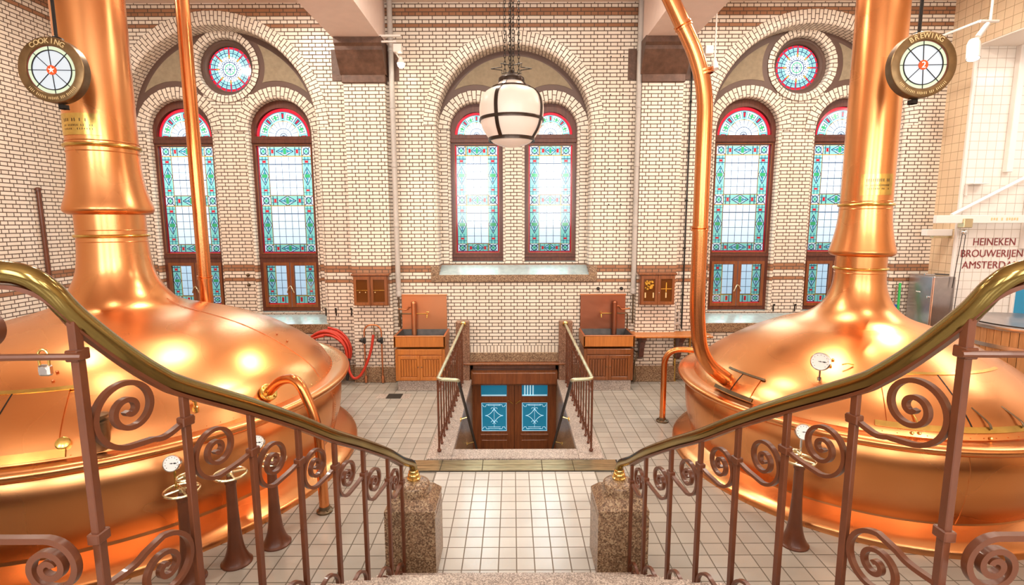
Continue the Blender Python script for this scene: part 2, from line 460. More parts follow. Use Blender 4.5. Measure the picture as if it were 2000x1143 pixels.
# ================================================================== THE ROOM
WY = 10.0                      # plane of the back wall
RY = 10.35                     # back of the window recesses
CEIL = 7.04
BAYS = [dict(cx=-5.48, hw=1.80, z0=1.14, zc=4.87, ro=2.04, wins=(-.96, .96), wh=.605, wz0=1.32, wzc=4.85, wro=.825, rnd=6.045),
        dict(cx=0.0, hw=1.44, z0=2.10, zc=4.88, ro=1.68, wins=(-.725, .725), wh=.51, wz0=2.33, wzc=4.87, wro=.725, rnd=None),
        dict(cx=5.48, hw=1.80, z0=1.14, zc=4.87, ro=2.04, wins=(-.96, .96), wh=.605, wz0=1.32, wzc=4.85, wro=.825, rnd=6.045)]
outer = [(-8.1, 0), (-.88, 0), (-.88, .38), (.88, .38), (.88, 0), (8.0, 0), (8.0, CEIL), (-8.1, CEIL)]
b = poly_plate([outer] + [arch_loop(B['cx'], B['hw'] + .055, B['z0'], B['zc'], 48) for B in BAYS], WY, RY)
b.build('wall_back', 'glazed brick', boxuv=True, kind='structure')
tn = 0
def trim(b, mat, **kw):
    global tn
    tn += 1
    return b.build('trim_%d' % tn, mat, kind='structure', **kw)
def bull(y0, flat, r, depth, n=6):
    return ([(flat, y0)] if flat > r else []) + [(r - r * sin(a), y0 + r - r * cos(a)) for a in [PI / 2 * i / n for i in range(n + 1)]][:] + [(0, y0 + depth)]
def circ_x(c1, r1, c2, r2):
    d = math.dist(c1, c2); a = (r1 * r1 - r2 * r2 + d * d) / (2 * d); h = math.sqrt(max(0, r1 * r1 - a * a))
    ux, uz = (c2[0] - c1[0]) / d, (c2[1] - c1[1]) / d; mx, mz = c1[0] + a * ux, c1[1] + a * uz
    return (mx - h * uz, mz + h * ux), (mx + h * uz, mz - h * ux)
def arc_between(c, r, p, q, n=24, ccw=None):
    a = math.atan2(p[1] - c[1], p[0] - c[0]); e = math.atan2(q[1] - c[1], q[0] - c[0]); d = e - a
    while d > PI: d -= 2 * PI
    while d < -PI: d += 2 * PI
    if ccw is True and d < 0: d += 2 * PI
    if ccw is False and d > 0: d -= 2 * PI
    return [(c[0] + r * cos(a + d * i / n), c[1] + r * sin(a + d * i / n)) for i in range(n)]

for B in BAYS:
    cx, hw, zc = B['cx'], B['hw'], B['zc']
    # slab behind the recess with its window openings
    loops = [[(cx - 2.15, .9), (cx + 2.15, .9), (cx + 2.15, CEIL), (cx - 2.15, CEIL)]]
    for w in B['wins']: loops.append(arch_loop(cx + w, B['wh'] + .045, B['wz0'] - .02, B['wzc'], 40))
    if B['rnd']: loops.append(circle_loop(cx, B['rnd'], .52 + .045))
    poly_plate(loops, RY, RY + .38).build('wall_alcove', 'glazed brick', boxuv=True, kind='structure')
    # big brick arch round the recess
    n = 72
    sweep_uv(arc_path(cx, zc, hw, 0, PI, n), bull(WY - .012, B['ro'] - hw, .07, .37), 'trim_arch', 'glazed arch brick')
    for s in (-1, 1):
        sweep_uv([(cx + s * hw, B['z0'] + (zc - B['z0']) * i / 8, s, 0) for i in range(9)], bull(WY - .003, 0, .06, .36), 'trim_jamb', 'glazed jamb brick', u0=B['z0'])
    # small arches
    for w in B['wins']:
        x = cx + w
        sweep_uv(arc_path(x, B['wzc'], B['wh'], 0, PI, 48), bull(RY - .022, B['wro'] - B['wh'], .05, .17), 'trim_arch', 'glazed arch brick')
        for s in (-1, 1):
            sweep_uv([(x + s * B['wh'], B['wz0'] - .02 + (B['wzc'] - B['wz0'] + .02) * i / 8, s, 0) for i in range(9)], bull(RY - .004, 0, .05, .16), 'trim_jamb', 'glazed jamb brick', u0=B['wz0'])
    if B['rnd']:
        sweep_uv(arc_path(cx, B['rnd'], .52, 0, 2 * PI, 80), bull(RY - .026, .14, .05, .17), 'trim_arch', 'glazed arch brick')
    # tympanum
    c0 = (cx, zc)
    if B['rnd']:
        cr = (cx, B['rnd']); cs = (cx + .96, B['wzc']); cl = (cx - .96, B['wzc'])
        C = min(circ_x(cs, .815, cr, .62), key=lambda p: abs(p[0] - cx)); C = (C[0], C[1]); Cl = (2 * cx - C[0], C[1])
        loop = [(cx + (hw + .01) * cos(a), zc + (hw + .01) * sin(a)) for a in [PI - PI * i / 60 for i in range(61)]]
        loop += arc_between(cs, .815, (cs[0] + .815, cs[1]), C, 24, True)
        loop += arc_between(cr, .62, C, Cl, 40, True)
        loop += arc_between(cl, .815, Cl, (cl[0] - .815, cl[1]), 24, True)
        trim(poly_plate([loop], RY - .010, RY), 'brown painted border')
        for s in (-1, 1):
            cs = (cx + s * .96, B['wzc']); key = lambda p: s * p[0]
            A = max(circ_x(c0, 1.70, cr, .765), key=key); Bp = max(circ_x(c0, 1.70, cs, .93), key=key); C = max(circ_x(cs, .93, cr, .765), key=lambda p: p[1])
            cw = s < 0
            lp = arc_between(c0, 1.70, A, Bp, 30) + arc_between(cs, .93, Bp, C, 20) + arc_between(cr, .765, C, A, 20)
            trim(poly_plate([lp], RY - .018, RY - .006), 'tympanum plaster')
    else:
        cs = (cx + .725, B['wzc']); cl = (cx - .725, B['wzc'])
        loop = [(cx + (hw + .01) * cos(a), zc + (hw + .01) * sin(a)) for a in [PI - PI * i / 60 for i in range(61)]]
        loop += arc_between(cs, .715, (cs[0] + .715, cs[1]), (cx + .01, cs[1]), 30, True) + arc_between(cl, .715, (cx - .01, cl[1]), (cl[0] - .715, cl[1]), 30, True)
        trim(poly_plate([loop], RY - .010, RY), 'brown painted border')
        R1, R2 = 1.335, .83
        Rr = max(circ_x(c0, R1, cs, R2), key=lambda p: p[0]); Rl = (2 * cx - Rr[0], Rr[1]); Mi = (cx, cs[1] + math.sqrt(R2 * R2 - .725 ** 2))
        lp = arc_between(c0, R1, Rl, Rr, 60) + arc_between(cs, R2, Rr, Mi, 24) + arc_between(cl, R2, Mi, Rl, 24)
        trim(poly_plate([lp], RY - .018, RY - .006), 'tympanum plaster')
    # sloping sill and the stone under it
    z0, wz = B['z0'], B['wz0']
    s_ = MB(); s_.add([(x, y, z) for x in (cx - hw - .05, cx + hw + .05) for y, z in ((WY - .02, z0 - .03), (WY - .02, z0), (RY + .16, wz), (RY + .16, z0 - .03))], [(0, 1, 2, 3), (7, 6, 5, 4), (1, 5, 6, 2), (0, 4, 5, 1), (3, 2, 6, 7), (0, 3, 7, 4)])
    trim(s_, 'sill slate')
    s_ = MB()
    if B['rnd']: s_.box(cx - 1.88, cx + 1.88, WY - .03, WY + .1, z0 - .18, z0 - .003, bev=.006)
    else:
        s_.box(-1.60, 1.60, WY - .03, WY + .1, 1.96, z0 - .003, bev=.006)
        for s in (-1, 1): s_.box(s * 1.44, s * 1.60, WY - .03, WY + .02, z0 - .004, 2.27, bev=.006)
    trim(s_, 'granite')

# pilasters, corbels, beams
for s in (-1, 1):
    trim(MB().box(s * 2.34, s * 3.09, 9.86, WY + .01, 0, 5.61), 'glazed brick', boxuv=True)
    b = MB().box(s * 2.10, s * 3.33, 9.985, WY + .02, 5.69, 6.23)
    b.box(s * 2.32, s * 3.11, 9.82, WY, 5.61, 5.75, bev=.01)
    prof = [(WY, 5.75), (9.84, 5.75), (9.80, 5.80), (9.66, 5.98), (9.58, 6.10), (9.57, 6.16), (9.52, 6.20), (9.52, 6.31), (WY, 6.31)]
    k = len(prof); X0, X1 = s * 2.30, s * 3.13
    b.add([(X0, y, z) for y, z in prof] + [(X1, y, z) for y, z in prof], [tuple(range(k)), tuple(reversed(range(k, 2 * k)))] + [(i, (i + 1) % k, k + (i + 1) % k, k + i) for i in range(k)])
    trim(b, 'brown stone')
    b = MB().box(s * 2.33, s * 3.15, -4, WY, 6.31, CEIL)
    b.box(s * 2.325, s * 3.155, -4, WY - .01, 6.30, 6.33)
    o = b.build('ceiling_beam', 'painted beam', kind='structure')
# granite plinth along the back wall
for x0, x1 in ((-8.1, -3.09), (-2.34, -1.13), (1.13, 2.34), (3.09, 8.0)):
    trim(MB().box(x0, x1, WY - .035, WY + .02, 0, .32, bev=.008), 'granite')
for s in (-1, 1): trim(MB().box(s * 2.31, s * 3.12, 9.83, 9.95, 0, .32, bev=.008), 'granite')
# doorway surround at the foot of the wall
trim(MB().box(-.90, .90, WY - .04, WY + .02, .375, .56, bev=.006), 'granite')
trim(MB().box(-.87, .87, WY - .008, WY + .01, .56, .70), 'soldier brick', boxuv=True)
for s in (-1, 1):
    trim(MB().box(s * .87, s * 1.13, WY - .14, WY + .02, 0, 1.20, bev=.012), 'red granite')

# side, rear walls, ceiling, floor
MB().box(-8.3, -8.1, -4, 10.8, -.1, CEIL).build('wall_left', 'glazed brick', boxuv=True, kind='structure')
b = MB().box(8.0, 8.2, 9.46, 10.8, 0, CEIL)
b.box(8.0, 8.2, -4, 9.46, 6.11, CEIL)
b.box(8.0, 8.2, -4, 3.0, 0, 6.11)
b.build('wall_right', 'cream wall tile', boxuv=True, kind='structure')
b = MB().box(8.002, 11.2, 9.45, 9.65, 0, 6.11); b.box(11.0, 11.2, 2.8, 9.45, 0, 6.3); b.box(8.2, 11.2, 2.8, 3.0, 0, 6.11)
b.build('wall_annex', 'white wall tile', boxuv=True, kind='structure')
MB().box(8.006, 11.2, 2.8, 9.65, 6.085, 6.108).build('ceiling_annex', 'cream lintel paint', kind='structure')
trim(MB().box(7.97, 8.02, 9.42, 9.47, 0, 6.10, bev=.008), 'white enamel')
trim(MB().box(8.69, 8.80, 9.36, 9.46, 3.95, 6.09, bev=.01), 'white enamel')
b = poly_plate([[(-8.1, 0), (8.2, 0), (8.2, CEIL), (-8.1, CEIL)]] + [arch_loop(x, .9, 2.9, 5.0, 24) for x in (-5.4, -1.9, 1.9, 5.4)], -4.2, -4)
b.build('wall_rear', 'glazed brick', boxuv=True, kind='structure')
MB().box(-8.3, 8.2, -4.2, 10.8, CEIL, CEIL + .2).build('ceiling', 'painted ceiling', kind='structure')
b = MB()
for x0, x1, y0, y1 in ((-8.1, -.86, -4, WY + .02), (.86, 11.1, -4, WY + .02), (-.86, .86, -4, 6.75)): b.box(x0, x1, y0, y1, -.12, 0)
b.build('floor', 'floor tile', boxuv=True, kind='structure')
MB().box(-.99, .99, 3.9, 6.14, -.02, .004).build('floor_path', 'path tile', boxuv=True, kind='structure')
# kerb round the stairwell and stairwell itself
b = MB()
for s in (-1, 1): b.box(s * .84, s * 1.17, 6.47, WY - .04, -.05, .03, bev=.008)
b.box(-.84, .84, 6.475, 6.76, -.05, .028, bev=.008)
trim(b, 'light granite')
b = MB()
for s in (-1, 1): b.box(s * .84, s * .95, 6.6, 10.3, -2.2, -.05)
trim(b, 'granite')
b = MB()
for i in range(12): b.box(-.84, .84, 6.76 + .24 * i, 7.0 + .24 * i if i < 11 else 10.3, -2.3, -.17 * (i + 1))
b.build('cellar_stair', 'light granite', kind='structure')
b = MB().box(-.95, .95, 10.28, 10.5, -2.2, .38)
b.build('wall_cellar', 'brown stone', kind='structure')

# drain channel
t = thing('drain_channel', 'long brassy floor channel cover lying across the landing before the stairwell', 'drain cover', (0, 6.31, 0))
MB().box(-1.33, 1.33, 6.145, 6.47, -.01, .006).build('channel_frame', 'dark grate', t)
xs = [-1.31, -.95, -.42, .34, .74, 1.31]
for i in range(5):
    MB().box(xs[i] + .003, xs[i + 1] - .003, 6.165, 6.305, .0, .016, bev=.003).box(xs[i] + .003, xs[i + 1] - .003, 6.312, 6.452, .0, .016, bev=.003).build('cover_plate', 'brass channel', t)
t = thing('floor_drain', 'small square black floor drain between two pale tiles near the left sink', 'drain', (-2.16, 9.03, 0))
MB().box(-2.29, -2.03, 8.9, 9.15, -.01, .005).build('grate', 'dark grate', t)
b = MB().box(-2.46, -2.30, 8.9, 9.15, -.01, .004); b.box(-2.02, -1.87, 8.9, 9.15, -.01, .004); b.build('border_tile', 'light granite', t)['kind'] = 'stuff'

# ================================================================== LEADED WINDOWS
CL, TE, RE, AM, LD, DT, GR, CB = (.93, .97, 1.0), (.27, .64, .52), (.70, .010, .025), (.50, .26, .035), (.035, .06, .12), (.03, .28, .33), (.04, .36, .12), (.55, .80, .92)
def rosette(a, b):
    r = math.hypot(a, b)
    if max(abs(a), abs(b)) > .88: return LD
    if abs(abs(a) - abs(b)) < .13 and r > .35: return LD
    if r < .22: return GR
    if abs(r - .62) < .10: return LD
    return CL if r > .62 else TE
def diamond(a, b):
    d = abs(a) + abs(b)
    if abs(d - .9) < .10: return LD
    if d > .9: return TE
    if abs(a) < .16 and abs(b) < .6: return GR
    if abs(b) < .14 and abs(a) < .7: return DT
    if abs(d - .5) < .09: return LD
    return CB
def strip(t, L, c, half):
    """decorated strip: t along (0..L), c across (-1..1)"""
    if abs(c) > .93: return LD
    for rt in (.13 * L, .87 * L) if L > .5 else (.16 * L, .84 * L):
        if abs(t - rt) < .022 and abs(c) < .36: return RE
        if abs(abs(t - rt) - .042) < .007: return LD
    a = (t - L / 2) / min(.28 * L, .19)
    if abs(a) < 1: return diamond(a, c)
    if abs(abs(c) - .34) < .09: return DT
    return TE
def main_pane(u, v, w, h, nc, nr, spans, bw):
    # u,v from bottom left
    e = .020
    if u < e or u > w - e or v < e: return RE
    if v > h - .010: return LD
    if abs(u - e - .006) < .006 or abs(w - e - u - .006) < .006 or abs(v - e - .006) < .006: return LD
    col = 0 if u < e + bw else (2 if u > w - e - bw else 1)
    uc = ((u - e) / bw * 2 - 1) if col == 0 else ((w - e - u) / bw * 2 - 1)
    for kind, a, b in spans:
        if a * h <= v < b * h:
            L = (b - a) * h; t = v - a * h
            if kind == 'band':
                tc = t / L * 2 - 1
                if abs(abs(tc) - .93) < .08: return AM
                if col != 1: return rosette(uc, tc) if abs(uc) < .93 else AM
                if abs(u - e - bw) < .009 or abs(w - e - bw - u) < .009: return AM
                return strip(u - e - bw, w - 2 * e - 2 * bw, tc, 0)
            if col != 1:
                return AM if uc > .92 else strip(t, L, uc, 0)
            cu = (u - e - bw) / (w - 2 * e - 2 * bw) * nc; cv = t / L * nr
            if abs(cu - round(cu)) * (w / nc) < .006 or abs(cv - round(cv)) * (L / nr) < .0055: return LD
            return (.93, .97, 1.0)
    return CL
def case_pane(u, v, w, h):
    if v < .018: return RE
    if u < .010 or u > w - .010 or v > h - .010: return LD
    bw = .17; bh = .18
    if v < bh:
        if abs(v - bh + .01) < .009: return AM
        if u < bw: return rosette(u / bw * 2 - 1, (v - .018) / (bh - .03) * 2 - 1)
        if abs(u - bw) < .009: return AM
        a = (u - bw) / (w - bw) * 2 - 1
        if abs(a) < .2 and abs(v - bh * .5) < .045: return RE
        if abs(abs(a) - .45) < .06: return LD
        return TE
    if u < bw: return strip(v - bh, h - bh, u / bw * 2 - 1, 0)
    if abs(u - bw) < .012: return AM
    cu = (u - bw) / (w - bw) * 2; cv = (v - bh) / (h - bh) * 4
    if abs(cu - round(cu)) * (w - bw) / 2 < .006 or abs(cv - round(cv)) * (h - bh) / 4 < .006: return LD
    return (.82, .92, 1.0)
def lunette(r, a):        # r 0..1, a angle 0..pi
    if r > .90: return RE
    if r > .875: return LD
    if r > .56:
        k = a / PI * 4
        if r > .84 or abs(r - .60) < .02: return TE
        f = abs(k - round(k))
        if f < .05 and .68 < r < .80: return RE
        if f < .09: return LD
        g = abs(abs(k - math.floor(k) - .5))
        if g < .22 and abs(r - .72) < .09: return GR if (abs(g) < .07 or abs(r - .72) < .02) else (LD if abs(g - .2) < .03 or abs(abs(r - .72) - .08) < .014 else CL)
        return LD if abs(g - .33) < .02 else (TE if g > .33 else CL)
    if r > .535: return AM
    k = a / PI * 10
    if abs(k - round(k)) * r < .022 or abs(r - .30) < .012 or abs(r - .12) < .02: return LD
    return CL
def rondel(r, a):
    k = a / (2 * PI) * 8; f = abs(k - round(k)); k2 = a / (2 * PI) * 24; f2 = abs(k2 - round(k2))
    if r > .90: return LD if f2 < .10 else RE
    if r > .87: return LD
    if f * r < .035 and .48 < r < .86: return RE if r > .62 else AM
    if f * r < .055 and r > .45: return LD
    if r > .70: return LD if abs(r - .715) < .02 or abs(r - .80) < .012 or f2 < .06 else TE
    if r > .44: return LD if abs(r - .58) < .014 or f2 < .06 else (TE if r > .58 else CL)
    if r > .36: return LD if f2 > .25 else CL
    if abs(r - .22) < .03: return GR
    if f * r < .02 or abs(r - .33) < .015: return LD
    return CL
def grid_glass(name, x, z, w, h, fn, parent, y, res=.0092, flip=False):
    nx, nz = int(w / res), int(h / res); b = MB()
    vs = [(x + w * i / nx, y, z + h * j / nz) for j in range(nz + 1) for i in range(nx + 1)]
    fs = [(j * (nx + 1) + i, j * (nx + 1) + i + 1, (j + 1) * (nx + 1) + i + 1, (j + 1) * (nx + 1) + i) for j in range(nz) for i in range(nx)]
    b.add(vs, fs); o = b.build(name, 'leaded glass', parent)
    at = o.data.color_attributes.new('Col', 'FLOAT_COLOR', 'CORNER'); dat = []
    for j in range(nz):
        for i in range(nx):
            u = w * (i + .5) / nx; u = w - u if flip else u
            dat += [*fn(u, h * (j + .5) / nz), 1] * 4
    at.data.foreach_set('color', dat); return o
def polar_glass(name, cx, cz, R, a1, fn, parent, y, nr=46, na=150):
    b = MB(); vs = [(cx + R * j / nr * cos(a1 * i / na), y, cz + R * j / nr * sin(a1 * i / na)) for j in range(nr + 1) for i in range(na + 1)]
    fs = [(j * (na + 1) + i, j * (na + 1) + i + 1, (j + 1) * (na + 1) + i + 1, (j + 1) * (na + 1) + i) for j in range(nr) for i in range(na)]
    b.add(vs, fs); o = b.build(name, 'leaded glass', parent)
    at = o.data.color_attributes.new('Col', 'FLOAT_COLOR', 'CORNER'); dat = []
    for j in range(nr):
        for i in range(na): dat += [*fn((j + .5) / nr, a1 * (i + .5) / na), 1] * 4
    at.data.foreach_set('color', dat); return o

wn = 0
proto = {}
SP_T = [('band', .0, .085), ('col', .085, .445), ('band', .445, .545), ('col', .545, .905), ('band', .905, 1.0)]
for bi, B in enumerate(BAYS):
    side = B['rnd'] is not None
    for w in B['wins']:
        wn += 1; x = B['cx'] + w; hwd = B['wh']; zc = B['wzc']; zb = B['wz0']
        if side in proto:
            r = copy_tree(proto[side]); r.name = 'window_%d' % wn; r.location = (x, RY + .17, 0)
            continue
        r = struct(empty('window_%d' % wn, (x, RY + .17, 0))); proto[side] = r
        y0, y1 = RY + .13, RY + .21; yg = RY + .19
        gw = hwd - .085 if not side else hwd - .07
        g_lun = zc - .07; ztr = 4.61; zg0, zg1 = 2.50, 4.60
        # frame as one plate with its openings
        lun = [(x + gw * cos(a), g_lun + gw * sin(a)) for a in [PI * i / 40 for i in range(41)]]
        loops = [arch_loop(x, hwd + .02, zb, zc, 40), lun, [(x - gw, zg0), (x + gw, zg0), (x + gw, zg1), (x - gw, zg1)]]
        if side:
            loops.append([(x - gw, 1.40), (x + gw, 1.40), (x + gw, 2.31), (x - gw, 2.31)])
        f = poly_plate(loops, y0, y1)
        # mouldings: transom, sill rail, inner beads
        f.box(x - hwd, x + hwd, y0 - .03, y0 + .01, 4.64, 4.72, bev=.01)
        f.box(x - hwd, x + hwd, y0 - .025, y0 + .01, zg0 - .10, zg0 - .04, bev=.01)
        f.build('window_frame', 'mahogany frame', r)
        bd = MB()
        for (a, c, d, e) in ((x - gw - .02, x - gw, zg0 - .02, zg1 + .02), (x + gw, x + gw + .02, zg0 - .02, zg1 + .02), (x - gw - .02, x + gw + .02, zg0 - .02, zg0), (x - gw - .02, x + gw + .02, zg1, zg1 + .02)):
            bd.box(a, c, y0 - .012, y0 + .01, d, e)
        bd.build('glazing_bead', 'door wood', r)
        polar_glass('fanlight_glass', x, g_lun, gw, PI, lunette, r, yg)
        nc = 5 if side else 3; bw = .185 if side else .19
        grid_glass('leaded_glass', x - gw, zg0, 2 * gw, zg1 - zg0, lambda u, v: main_pane(u, v, 2 * gw, zg1 - zg0, nc, 5, SP_T, bw), r, yg)
        if side:
            for s in (-1, 1):
                xa, xb = (x - gw, x - .008) if s < 0 else (x + .008, x + gw)
                c = MB(); ga, gb = (xa + .055, xb - .065) if s < 0 else (xa + .065, xb - .055)
                c.join(poly_plate([[(xa, 1.40), (xb, 1.40), (xb, 2.31), (xa, 2.31)], [(ga, 1.46), (gb, 1.46), (gb, 2.25), (ga, 2.25)]], y0 - .02, y0 + .04))
                cs = c.build('casement', 'mahogany frame' if False else 'door wood', r)
                grid_glass('casement_glass', ga, 1.46, gb - ga, .79, lambda u, v, W=gb - ga: case_pane(u, v, W, .79), cs, y0 + .01, flip=(s > 0))
            h = MB(); h.tube(smooth_path([(x - .07, y0 - .05, 1.70), (x - .03, y0 - .06, 1.80), (x, y0 - .055, 1.83), (x + .03, y0 - .06, 1.80), (x + .07, y0 - .05, 1.70)], 5), .011, 8)
            h.build('window_catch', 'pale brass', r)
    if side:
        wn += 1; x = B['cx']; z = B['rnd']
        if 'round' in proto:
            r = copy_tree(proto['round']); r.name = 'window_%d' % wn; r.location = (x, RY + .17, 0); continue
        r = struct(empty('window_%d' % wn, (x, RY + .17, 0))); proto['round'] = r
        f = MB().lathe([(.54, .0), (.54, -.1), (.47, -.1), (.455, -.08), (.43, -.07), (.415, -.05), (.415, 0)], (x, RY + .22, z), 64, M=Matrix.Rotation(-PI / 2, 4, 'X'))
        f.build('window_frame', 'brown painted border', r)
        polar_glass('round_glass', x, z, .42, 2 * PI, rondel, r, RY + .19, 46, 240)

# ================================================================== DOOR IN THE STAIRWELL
r = struct(empty('door_1', (0, 10.1, -2.0)))
b = MB(); b.box(-.86, .86, 10.06, 10.16, -.02, .30); b.box(-.86, -.82, 10.06, 10.16, -2.1, .3); b.box(.82, .86, 10.06, 10.16, -2.1, .3)
b.build('door_frame', 'door wood', r)
for s in (-1, 1):
    xa, xb = (s * .82, s * .004); x0, x1 = min(xa, xb), max(xa, xb)
    g0, g1 = sorted((s * .67, s * .15))
    f = poly_plate([[(x0, -2.05), (x1, -2.05), (x1, -.02), (x0, -.02)], [(g0, -.38), (g1, -.38), (g1, -.06), (g0, -.06)], [(g0, -1.12), (g1, -1.12), (g1, -.51), (g0, -.51)]], 10.10, 10.15)
    f.box(g0 - .02, g1 + .02, 10.085, 10.10, -1.22, -1.17, bev=.005); f.box(g0, g1, 10.09, 10.10, -1.95, -1.30, bev=.008)
    lf = f.build('door_leaf', 'door wood', r)
    MB().box(g0, g1, 10.125, 10.13, -.38, -.06).build('door_glass', 'blue door glass', lf)
    MB().box(g0, g1, 10.125, 10.13, -1.12, -.51).build('door_glass', 'blue door glass', lf)
    # etched ornament on the lower pane
    cxg = (g0 + g1) / 2; cz = -.79; e = MB(); yy = 10.12
    def ln(pts, w=.006): e.ribbon([(px, yy, pz) for px, pz in pts], (0, 1, 0), .003, w)
    for q in (.012,): ln([(g0 + q, -1.11), (g1 - q, -1.11), (g1 - q, -.52), (g0 + q, -.52), (g0 + q, -1.11)], .012)
    for sg in (-1, 1):
        ln([(cxg + sg * .18 * (1 - t) ** 1 * 1, cz + .0 + .14 * t ** 2) for t in [i / 8 for i in range(9)]], .010)
        ln([(cxg + sg * .18 * (1 - t), cz - .14 * t ** 2) for t in [i / 8 for i in range(9)]], .010)
        for zz in (cz + .14, cz - .14): ln([(cxg + sg * (.035 + .028 * cos(a)), zz + .028 * sin(a)) for a in [PI * 2 * i / 12 for i in range(10)]], .008)
        for zz, sz in ((-.56, -1), (-1.07, 1)):
            ln([(cxg + sg * .10, zz), (cxg + sg * .16, zz), (cxg + sg * .17, zz + sz * .04), (cxg + sg * .21, zz + sz * .04), (cxg + sg * .23, zz)], .010)
    ln([(cxg, cz - .25), (cxg, cz + .23)], .006)
    for zz in (-.555, -.575, -1.03, -1.065): ln([(cxg - .13, zz), (cxg + .13, zz)], .008)
    e.build('etched_ornament', 'etched glass', lf)
    if s > 0:
        e = MB()
        for k in range(4): e.box(.20 + .055 * k, .225 + .055 * k, 10.118, 10.122, -.37, -.07)
        e.build('etched_bars', 'etched glass', lf)
    MB().box(g0 + .01, g1 - .01, 10.118, 10.122, -.375, -.35).build('etched_border', 'etched glass', lf)
    MB().tube([(s * .03, 10.07, -.52), (s * .13, 10.05, -.44)], .012, 8).build('door_handle', 'bright brass', lf)
t = thing('door_hood', 'polished brown wooden box hood over the sunken double doors', 'hood', (0, 9.98, .0))
b = MB().box(-.86, .86, 9.90, 10.06, -.09, .215, bev=.02); b.build('hood_box', 'dark oak', t)
MB().box(-.82, .82, 9.885, 9.905, -.06, .17, bev=.01).build('hood_panel', 'door wood', t)
t = tag(MB().box(-.99, .99, 9.84, 10.05, .335, .375, bev=.01).build('ledge_board', 'dark oak'), 'thin brown wooden ledge board between the two stone pillars above the doors', 'ledge')

# ================================================================== COPPER KETTLES
def interp(prof, r):
    # dome profile sorted from rim (large r) up to neck (small r): height and slope at r
    for (r1, z1), (r2, z2) in zip(prof, prof[1:]):
        if r2 <= r <= r1:
            t = (r1 - r) / (r1 - r2) if r1 != r2 else 0
            return z1 + (z2 - z1) * t, math.atan2(z2 - z1, r1 - r2)
    return prof[-1][1], 1.0
def dome_patch(prof, r0, r1, a0, a1, off, th, nr=10, na=24):
    """curved plate lying on the dome between radii r0>r1 and azimuths a0..a1 (degrees)"""
    b = MB()
    for o in (off + th, off):
        for j in range(nr + 1):
            r = r0 + (r1 - r0) * j / nr; z, sl = interp(prof, r)
            rr, zz = r + sin(sl) * o, z + cos(sl) * o
            for i in range(na + 1):
                a = math.radians(a0 + (a1 - a0) * i / na); b.v.append((rr * cos(a), rr * sin(a), zz))
    K = (nr + 1) * (na + 1); w = na + 1
    def q(*f): b.f.append(f); b.m.append(0); b.sm.append(True)
    for j in range(nr):
        for i in range(na):
            p = j * w + i; q(p, p + 1, p + w + 1, p + w); q(K + p, K + p + w, K + p + w + 1, K + p + 1)
    for j in range(nr):
        for i in (0, na): p = j * w + i; q(p, p + w, K + p + w, K + p)
    for i in range(na):
        for j in (0, nr): p = j * w + i; q(p, p + 1, K + p + 1, K + p)
    return b
def on_dome(prof, r, adeg, off=0):
    z, sl = interp(prof, r); a = math.radians(adeg); rr = r + sin(sl) * off
    return Vector((rr * cos(a), rr * sin(a), z + cos(sl) * off)), Vector((sin(sl) * cos(a), sin(sl) * sin(a), cos(sl)))
def fine(prof, sub=5):
    return [(p.x, p.y) for p in smooth_path([(r, z, 0) for r, z in prof], sub)]
def at_c(b, c): return b.xf(Matrix.Translation(Vector(c)))
def ring_prof(r, z, a, n=10): return [(r + a * cos(2 * PI * i / n), z + a * sin(2 * PI * i / n)) for i in range(n + 1)]
def needle_dial(b_face, parent, c, facing, R, name='gauge_dial', parts=True):
    """round pressure gauge facing direction `facing`"""
    f = Vector(facing).normalized(); M = f.to_track_quat('Z', 'Y').to_matrix().to_4x4()
    g = MB().lathe([(R * .9, -.02), (R, -.015), (R, .022), (R * .9, .026), (R * .88, .018)], (0, 0, 0), 32).xf(M)
    case = at_c(g, c).build('gauge', 'chrome', parent)
    d = MB().lathe([(1e-4, .019), (R * .89, .019)], (0, 0, 0), 32, smooth=False).xf(M); at_c(d, c).build('dial', 'dial face', case)
    n = MB()
    n.box(-R * .2, R * .62, -.0025, .0025, .0195, .0215); n.box(R * .28, R * .5, -.006, .006, .0195, .0215)
    for i in range(11):
        a = math.radians(225 - 27 * i); x, y = cos(a) * R * .72, sin(a) * R * .72
        n.add([(x - .003, y - .003, .0195), (x + .003, y - .003, .0195), (x + .003, y + .003, .0195), (x - .003, y + .003, .0195)], [(0, 1, 2, 3)])
    n.lathe([(1e-4, .0225), (.006, .021)], (0, 0, 0), 10); n.xf(M); at_c(n, c).build('needle', 'dark iron', case)
    return case

